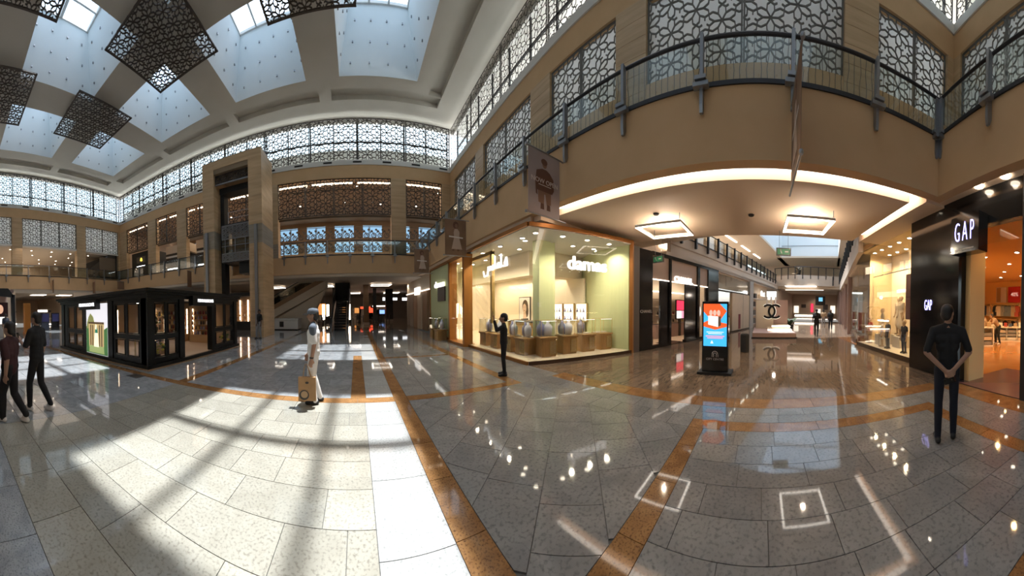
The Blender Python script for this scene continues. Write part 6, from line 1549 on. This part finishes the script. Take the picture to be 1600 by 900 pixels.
shelf_of_bottles('lit bottle shelves facing the kiosk doorway', (X0 + 1.6, Y0 + 5.45, .15), 0, 1.6, 5, 1); shelf_of_bottles('lit bottle shelves at the right of the kiosk doorway', (X0 + 3.5, Y0 + 5.45, .15), 0, 1.2, 5, 2); shelf_of_bottles('lit bottle shelves behind the window left of the kiosk corner', (X0 + 4.3, Y0 + 1.9, .15), 0, .6, 5, 3); shelf_of_bottles('lit bottle shelves on the far left wall of the kiosk', (X0 + .15, Y0 + 1.2, .15), PI / 2, 1.6, 4, 4); shelf_of_bottles('lit bottle shelves behind the leftmost kiosk window', (X0 + .7, Y0 + 2.2, .15), 0, .9, 4, 6)
def bouquet(label, loc, mats_, n, r0, seed):
    r = random.Random(seed); t = thing('flower_arrangement', label, 'flowers', loc); MB().lathe([(.08, 0), (.12, .12), (.1, .2)], n=10).build('vase', 'frame_dark', t)
    for k in range(n):
        a, b = r.random() * 2 * PI, r.uniform(.1, 1); p = (r0 * b * math.cos(a), r0 * b * math.sin(a) * .5, .22 + r.random() * r0 * 1.1); MB().lathe([(.01, -.03), (.05, 0), (.06, .03), (.02, .05)], p, 7).build('bloom', r.choice(mats_), t)
plain('yellow_petal', (.45, .36, .05), .6); plain('ivory_petal', (.70, .66, .5), .6)
bouquet('yellow flower arrangement behind the lower corner pane of the kiosk', (X0 + 5.65, Y0 + .65, .16), ('yellow_petal', 'hedge', 'yellow_petal'), 26, .3, 1); bouquet('yellow flower arrangement behind the far lower pane of the kiosk', (X0 + 5.65, Y0 + 4.9, .16), ('yellow_petal', 'hedge'), 20, .26, 2); bouquet('pale flower arrangement inside the kiosk corner window', (X0 + 5.3, Y0 + .9, 1.0), ('ivory_petal', 'hedge'), 18, .25, 3)
t = thing('display_table', 'cream display table inside the kiosk corner', 'table', (X0 + 5.1, Y0 + .9, .15)); MB().box(-.45, -.4, .78, .45, .4, .84).build('tabletop', 'shop_cream', t)
for sx in (-.4, .4):
    for sy in (-.35, .35): MB().box(sx - .02, sy - .02, 0, sx + .02, sy + .02, .78).build('leg', 'gold', t)
t = thing('balloon_ornament', 'brown hot-air balloon ornament hanging in the kiosk window', 'ornament', (X0 + 5.5, Y0 + 1.15, 1.72)); MB().lathe([(.03, -.16), (.09, -.06), (.12, .06), (.10, .15), (.03, .2)], n=14).build('balloon', 'wood_warm', t, smooth=True); MB().box(-.04, -.04, -.27, .04, .04, -.2).build('basket', 'wood_warm', t); MB().tube([(0, 0, .2), (0, 0, .42)], .004, 4).build('cord', 'steel', t)
for sx in (-.03, .03): MB().tube([(sx, 0, -.2), (sx, 0, -.15)], .003, 4).build('cord', 'steel', t)
o = MB().box(-5.40, 4.30, 0.0, -5.0, 4.62, .006).build('floor_hatch', 'frame_dark'); tag(o, 'small dark metal hatch set in the floor before the kiosk corner', 'floor hatch')
# ------------------------------------------------------------------ people
SK = lambda top, leg, shoe, skin='skin_tan': [skin, top, leg, shoe, 'face_dark']
def heading(hx, hy): return math.atan2(-hx, hy)
# two men walking off at the left edge
WALK = dict(hip_l=(-.085, 0, .88), hip_r=(.085, 0, .88), kn_l=(-.09, .10, .49), an_l=(-.09, .10, .075), to_l=(-.10, .25, .036), kn_r=(.09, -.02, .47), an_r=(.09, -.27, .14), to_r=(.10, -.17, .04), el_l=(-.22, -.10, 1.12), wr_l=(-.23, -.08, .87), hd_l=(-.23, -.06, .77), el_r=(.22, .04, 1.12), wr_r=(.23, .14, .88), hd_r=(.23, .18, .78))
person('person in dark maroon shirt, black trousers and white-soled trainers walking at the left edge', standing(1.56, **WALK), SK('cloth_maroon', 'cloth_black', 'shoe_white', 'skin_tan'), (-4.02, .90, 0), heading(-.75, -.66), voxel=.013)
PH = dict(WALK); PH.update(el_l=(-.20, .10, 1.12), wr_l=(-.08, .30, 1.20), hd_l=(-.02, .38, 1.24), palm_l=(0, 0, 1), el_r=(.21, -.02, 1.10), wr_r=(.20, .05, .88), hd_r=(.20, .08, .78), kn_r=(.09, -.02, .47), an_r=(.09, -.22, .12), to_r=(.10, -.10, .04))
person('person all in black looking at a phone, second from the left edge', standing(1.73, **PH), SK('cloth_black', 'cloth_black', 'shoe_white', 'skin_tan'), (-4.33, 1.46, 0), heading(-.8, -.6), voxel=.013, build=.94)
ph = MB().box(-.035, -.005, -.07, .035, .005, .07).build('mobile_phone', 'black_gloss', bevel=.003); tag(ph, 'black phone held by the person all in black at the left', 'phone')
def at_person(x, y, rz, p): v = Matrix.Rotation(rz, 3, 'Z') @ Vector(p); return (x + v.x, y + v.y, v.z)
ph.location = at_person(-4.33, 1.46, heading(-.8, -.6), (.0, .40, 1.29)); ph.rotation_euler = (-.5, 0, heading(-.8, -.6))
# man with cap and paper bag
BAG = dict(kn_l=(-.09, .06, .49), an_l=(-.09, -.02, .075), to_l=(-.10, .13, .036), kn_r=(.09, .03, .49), an_r=(.09, -.10, .085), to_r=(.10, .04, .036), el_l=(-.215, -.03, 1.11), wr_l=(-.21, .02, .85), hd_l=(-.21, .04, .75), el_r=(.21, .02, 1.12), wr_r=(.21, .12, .88), hd_r=(.21, .15, .78))
rzb = heading(-1, -.08)
m_, nt_, b_ = _new('cloth_raglan')
g_ = nt_.nodes.new('ShaderNodeTexCoord'); sp_ = nt_.nodes.new('ShaderNodeSeparateXYZ'); ma_ = nt_.nodes.new('ShaderNodeMath'); ma_.operation = 'ABSOLUTE'; mz_ = nt_.nodes.new('ShaderNodeMath'); mz_.operation = 'MULTIPLY_ADD'; gt_ = nt_.nodes.new('ShaderNodeMath'); gt_.operation = 'GREATER_THAN'; mx_ = nt_.nodes.new('ShaderNodeMix'); mx_.data_type = 'RGBA'
nt_.links.new(g_.outputs['Object'], sp_.inputs[0]); nt_.links.new(sp_.outputs[0], ma_.inputs[0]); nt_.links.new(ma_.outputs[0], mz_.inputs[0]); mz_.inputs[1].default_value = 1.0; nt_.links.new(sp_.outputs[2], mz_.inputs[2]); gt_.inputs[1].default_value = 1.50; nt_.links.new(mz_.outputs[0], gt_.inputs[0]); nt_.links.new(gt_.outputs[0], mx_.inputs[0])
mx_.inputs[6].default_value = (.75, .74, .72, 1); mx_.inputs[7].default_value = (.11, .13, .16, 1); nt_.links.new(mx_.outputs[2], b_.inputs['Base Color']); b_.inputs['Roughness'].default_value = .9
bp = person('person in a cap, white and grey-blue T-shirt and white trousers carrying a paper bag', standing(1.70, **BAG), ['skin_tan', 'cloth_raglan', 'cloth_white', 'shoe_black', 'face_dark'], (-.78, 4.58, 0), rzb, voxel=.012)
hd = Vector(standing(1.70)['head'])
MB().lathe([(.090, .125), (.097, .15), (.093, .19), (.065, .225), (.01, .235)], tuple(hd + Vector((0, -.008, 0))), 18, 0, .93, 1.08).build('cap', 'cloth_greyblue', bp, smooth=True)
mm = MB(); mm.hexa([tuple(hd + Vector(v)) for v in ((-.065, .07, .125), (.065, .07, .125), (.05, .175, .115), (-.05, .175, .115))], [tuple(hd + Vector(v)) for v in ((-.065, .07, .137), (.065, .07, .137), (.05, .175, .125), (-.05, .175, .125))]); mm.build('cap_peak', 'cloth_greyblue', bp)
MB().lathe([(.034, -.012), (.038, 0), (.034, .012)], tuple(Vector(BAG['wr_l']) * (1.70 / 1.72) + Vector((0, 0, .015))), 14).build('wrist_watch', 'black_matt', bp)
bag = thing('paper_bag', 'brown paper carrier bag with dark round mark held by the capped person', 'bag', at_person(-.78, 4.58, rzb, (-.23, .10, .13)), rzb - PI / 2)
MB().hexa([(-.15, -.05, 0), (.15, -.05, 0), (.15, .05, 0), (-.15, .05, 0)], [(-.15, -.035, .40), (.15, -.035, .40), (.15, .035, .40), (-.15, .035, .40)]).build('sack', 'paper_kraft', bag)
for y in (-.03, .03): MB().tube([(-.07, y, .39), (-.05, y * .5, .55), (-.03, y * .3, .62), (.0, y * .3, .62), (.07, y, .39)], .006, 6).build('handle', 'paper_kraft', bag)
mk = MB(); disc(mk, -.05, .10, .085, .085, -.0525); mk.build('dark_mark', 'frame_dark', bag); mk = MB(); disc(mk, -.045, .11, .06, .06, -.0545); mk.build('pale_mark', 'cloth_tan', bag); mk = MB(); disc(mk, 0, .31, .03, .02, -.045); mk.build('small_mark', 'frame_dark', bag)
# woman filming beside the jewellery windows
FILM = dict(el_l=(-.17, .20, 1.28), wr_l=(-.06, .26, 1.52), hd_l=(-.03, .28, 1.62), palm_l=(0, -1, 0), el_r=(.17, .18, 1.26), wr_r=(.07, .26, 1.52), hd_r=(.03, .29, 1.61), palm_r=(0, -1, 0))
rzf = heading(-.83, .5)
person('slim person all in black filming with a raised phone before the jewellery windows', standing(1.52, **FILM), SK('cloth_black', 'cloth_black', 'shoe_black', 'skin_tan'), (3.45, 5.36, 0), rzf, voxel=.013, fem=True, sleeve=.9, build=.84)
ph = MB().box(-.035, -.005, -.075, .035, .005, .075).build('mobile_phone', 'black_gloss', bevel=.003); tag(ph, 'phone held up high before the jewellery windows', 'phone'); ph.location = at_person(3.45, 5.36, rzf, (0, .27, 1.53)); ph.rotation_euler = (0, 0, rzf)
# man with hands behind his back outside the clothing shop
BACK = dict(el_l=(-.27, -.08, 1.12), wr_l=(-.06, -.17, .93), hd_l=(.03, -.19, .86), palm_l=(0, -1, 0), el_r=(.27, -.06, 1.12), wr_r=(.08, -.16, .95), hd_r=(.0, -.20, .88), palm_r=(0, 1, 0), an_r=(.10, .06, .075), to_r=(.12, .21, .036), kn_r=(.10, .05, .48), hip_l=(-.09, 0, .9), hip_r=(.09, 0, .9))
rzg = heading(.83, -.55)
person('tall person in black polo and dark jeans, hands clasped behind, outside the clothing shop', standing(1.80, **BACK), SK('cloth_black', 'cloth_navy', 'shoe_black', 'skin_tan'), (2.52, -2.25, 0), rzg, voxel=.013, headrot=-.7, build=.88)
ph = MB().box(-.035, -.006, -.07, .035, .006, .07).build('mobile_phone', 'black_gloss', bevel=.003); tag(ph, 'black phone in the hands clasped behind the polo shirt', 'phone'); ph.location = at_person(2.52, -2.25, rzg, (.0, -.215, .845)); ph.rotation_euler = (.3, 1.2, rzg)
# smaller figures
person('distant person in dark top and grey trousers beside the lift tower', standing(1.72, an_r=(.10, .12, .075), to_r=(.11, .27, .036), kn_r=(.1, .12, .48)), SK('cloth_black', 'cloth_grey', 'shoe_black', 'skin_dark'), (-5.6, 14.1, 0), heading(-.6, -.8), voxel=.018)
person('distant person in dark clothes walking away down the side street', standing(1.72, **WALK), SK('cloth_black', 'cloth_black', 'shoe_black', 'skin_dark'), (15.8, -3.5, 0), heading(.95, -.3), voxel=.018)
person('small distant person in dark clothes at the far right of the side street', standing(1.68), SK('cloth_black', 'cloth_navy', 'shoe_black', 'skin_dark'), (20.6, -5.75, 0), heading(-.9, .3), voxel=.02, fem=True, hairkw=dict(long=.15))
person('second tiny person beside the darker one at the far end of the street', standing(1.65), SK('cloth_tan', 'cloth_grey', 'shoe_black', 'skin_dark'), (24.0, -6.0, 0), heading(.9, -.3), voxel=.022)
person('person in dark shirt and khaki trousers standing at the black stall', standing(1.72), SK('cloth_navy', 'cloth_tan', 'shoe_black', 'skin_dark'), (-16.7, 3.5, 0), heading(-.9, -.2), voxel=.018)
person('person in black standing in the arcade on the far left, before the counters', standing(1.72), SK('cloth_black', 'cloth_black', 'shoe_black', 'skin_dark'), (-24.4, 7.9, 0), heading(.9, -.2), voxel=.02)
person('tiny dark figure standing in the food court right of the escalator', standing(1.72), SK('cloth_black', 'cloth_black', 'shoe_black', 'skin_dark'), (2.6, 34.0, 0), heading(.2, -1), voxel=.022)
BEND = dict(pelvis=(0, -.08, .90), chest=(0, .14, 1.20), neck=(0, .26, 1.33), head=(0, .32, 1.36), sh_l=(-.18, .18, 1.30), sh_r=(.18, .18, 1.30), el_l=(-.24, .36, 1.10), el_r=(.24, .36, 1.10), wr_l=(-.16, .55, .98), wr_r=(.16, .55, .98), hd_l=(-.14, .64, .95), hd_r=(.14, .64, .95), hip_l=(-.10, -.06, .86), hip_r=(.10, -.06, .86), kn_l=(-.20, .0, .48), kn_r=(.20, .0, .48), an_l=(-.26, -.06, .075), an_r=(.26, -.06, .075), to_l=(-.30, .08, .036), to_r=(.30, .08, .036))
person('person in patterned shirt and dark trousers leaning over a table in the clothing shop', standing(1.75, **BEND), SK('cloth_floral', 'cloth_black', 'shoe_white', 'skin_tan'), (8.3, -10.9, .01), heading(.5, .9), voxel=.018, build=1.05)
wp = person('person in a pale cap and patterned top behind the white clothing table', standing(1.62), SK('cloth_floral', 'denim', 'shoe_white', 'skin_tan'), (9.6, -11.2, .01), heading(-.8, .5), voxel=.018, fem=True, hairkw=dict(long=.2), hair='hair_brown')
MB().lathe([(.09, .13), (.10, .17), (.07, .22), (.01, .23)], standing(1.62)['head'], 14).build('cap', 'cloth_cream', wp)
# ------------------------------------------------------------------ banners hung out from the balcony edge
plain('banner_grey', (.42, .36, .36), .7, noise=.1, scale=1.5); plain('banner_brown', (.30, .18, .11), .7, noise=.35, scale=1.2); plain('print_brown', (.15, .075, .05), .8); plain('print_tan', (.26, .15, .10), .8); plain('print_dress', (.55, .42, .34), .8); plain('print_white', (.75, .70, .66), .8)
def banner(label, x0, x1, y, z0, z1, kind, face=-1):
    t = thing('hanging_banner', label, 'banner', (x0, y, z0)); w, h = x1 - x0, z1 - z0
    MB().box(0, -.004, .02, w, .004, h - .02).build('cloth', 'banner_grey' if kind == 'man' else 'banner_brown', t)
    for z in (0.0, h): MB().tube([(-.04, 0, z), (w + .22, 0, z)], .018, 8).build('rod', 'steel', t); MB().lathe([(.03, -.03), (.035, 0), (.03, .03)], (-.05, 0, z), 8).build('rod_end', 'steel', t)
    y_ = .006 * face
    def pr(nm, mt, pts, d=0): MB().face([(u * w, y_ * (1 + d * .2), v * h) for u, v in (pts if face < 0 else pts[::-1])]).build(nm, mt, t)
    if kind == 'man':
        pr('legs_print', 'print_tan', [(.30, .20), (.47, .18), (.48, .34), (.52, .34), (.56, .18), (.70, .20), (.70, .40), (.28, .40)]); pr('boots_print', 'print_brown', [(.36, .10), (.48, .10), (.47, .19), (.37, .19)], 1); pr('boots_print', 'print_brown', [(.56, .10), (.68, .10), (.67, .19), (.57, .19)], 1)
        pr('jacket_print', 'print_brown', [(.26, .38), (.74, .38), (.80, .45), (.78, .62), (.66, .70), (.55, .73), (.42, .73), (.24, .68), (.20, .5), (.22, .32), (.27, .30)], 2); m = MB(); disc(m, .49 * w, .81 * h, .075 * w, .065 * h, y_ * 1.8); m.build('head_print', 'print_tan', t); m = MB(); disc(m, .48 * w, .84 * h, .10 * w, .05 * h, y_ * 2.0); m.build('cap_print', 'print_brown', t)
        lettering('print_letters', 'NOW OPEN', 'print_white', (.5 * w, y_ * 2.6, .53 * h), (PI / 2, 0, 0 if face < 0 else PI), t, size=.15, depth=.001); pr('text_line_print', 'print_white', [(.3, .47), (.7, .47), (.7, .48), (.3, .48)], 4)
    else:
        pr('dress_print', 'print_dress', [(.30, .18), (.80, .18), (.66, .50), (.68, .66), (.58, .74), (.46, .74), (.40, .66), (.42, .50)], 1); m = MB(); disc(m, .5 * w, .84 * h, .13 * w, .10 * h, y_ * 1.1); m.build('hair_print', 'print_brown', t); m = MB(); disc(m, .53 * w, .82 * h, .07 * w, .06 * h, y_ * 1.5); m.build('head_print', 'print_tan', t)
        pr('arm_print', 'print_tan', [(.36, .62), (.42, .66), (.40, .72), (.32, .70)], 2); pr('arm_print', 'print_tan', [(.66, .66), (.76, .60), (.80, .66), (.70, .72)], 2); pr('text_line_print', 'print_white', [(.18, .50), (.84, .48), (.84, .52), (.18, .54)], 3); pr('boots_print', 'print_brown', [(.34, .13), (.42, .13), (.42, .18), (.34, .18)], 2); pr('boots_print', 'print_brown', [(.56, .13), (.66, .13), (.66, .18), (.56, .18)], 2)
    return t
banner('grey banner with a standing man and white lettering, nearest on the right balcony', 3.53, 4.50, 4.47, 3.80, 5.26, 'man'); banner('brown banner with a woman in a pale dress, second along the right balcony', 3.56, 4.50, 9.87, 3.83, 5.32, 'dress'); banner('brown banner with a woman in a pale dress, farthest along the right balcony', 3.56, 4.50, 15.44, 3.83, 5.32, 'dress'); banner('brown banner seen edge-on before the middle of the curved-looking balcony', 3.40, 4.45, -.50, 3.75, 5.26, 'dress', 1)
def wall_banner(label, loc, rz, w, h):
    t = thing('hanging_banner', label, 'banner', loc, rz); MB().box(0, -.01, 0, w, .01, h).build('cloth', 'banner_brown', t); MB().box(w * .2, -.014, h * .2, w * .8, -.01, h * .75).build('print', 'print_tan', t); MB().tube([(-.05, 0, h), (w + .3, 0, h)], .02, 6).build('rod', 'steel', t); MB().tube([(-.05, 0, 0), (w + .3, 0, 0)], .02, 6).build('rod', 'steel', t)
wall_banner('small dark banner on the left gallery fascia, left one', (-24.4, 10.2, 3.85), PI - .25, .9, 1.35); wall_banner('small dark banner on the left gallery fascia, right one', (-24.4, 15.2, 3.9), PI - .25, .9, 1.3); wall_banner('small brown banner on the fascia left of the lift tower', (-14.1, 18.35, 3.85), PI / 2, .62, 1.5); wall_banner('small pale banner in the far left corner under the gallery', (-24.0, 18.0, 4.4), PI / 2, 1.0, .95)
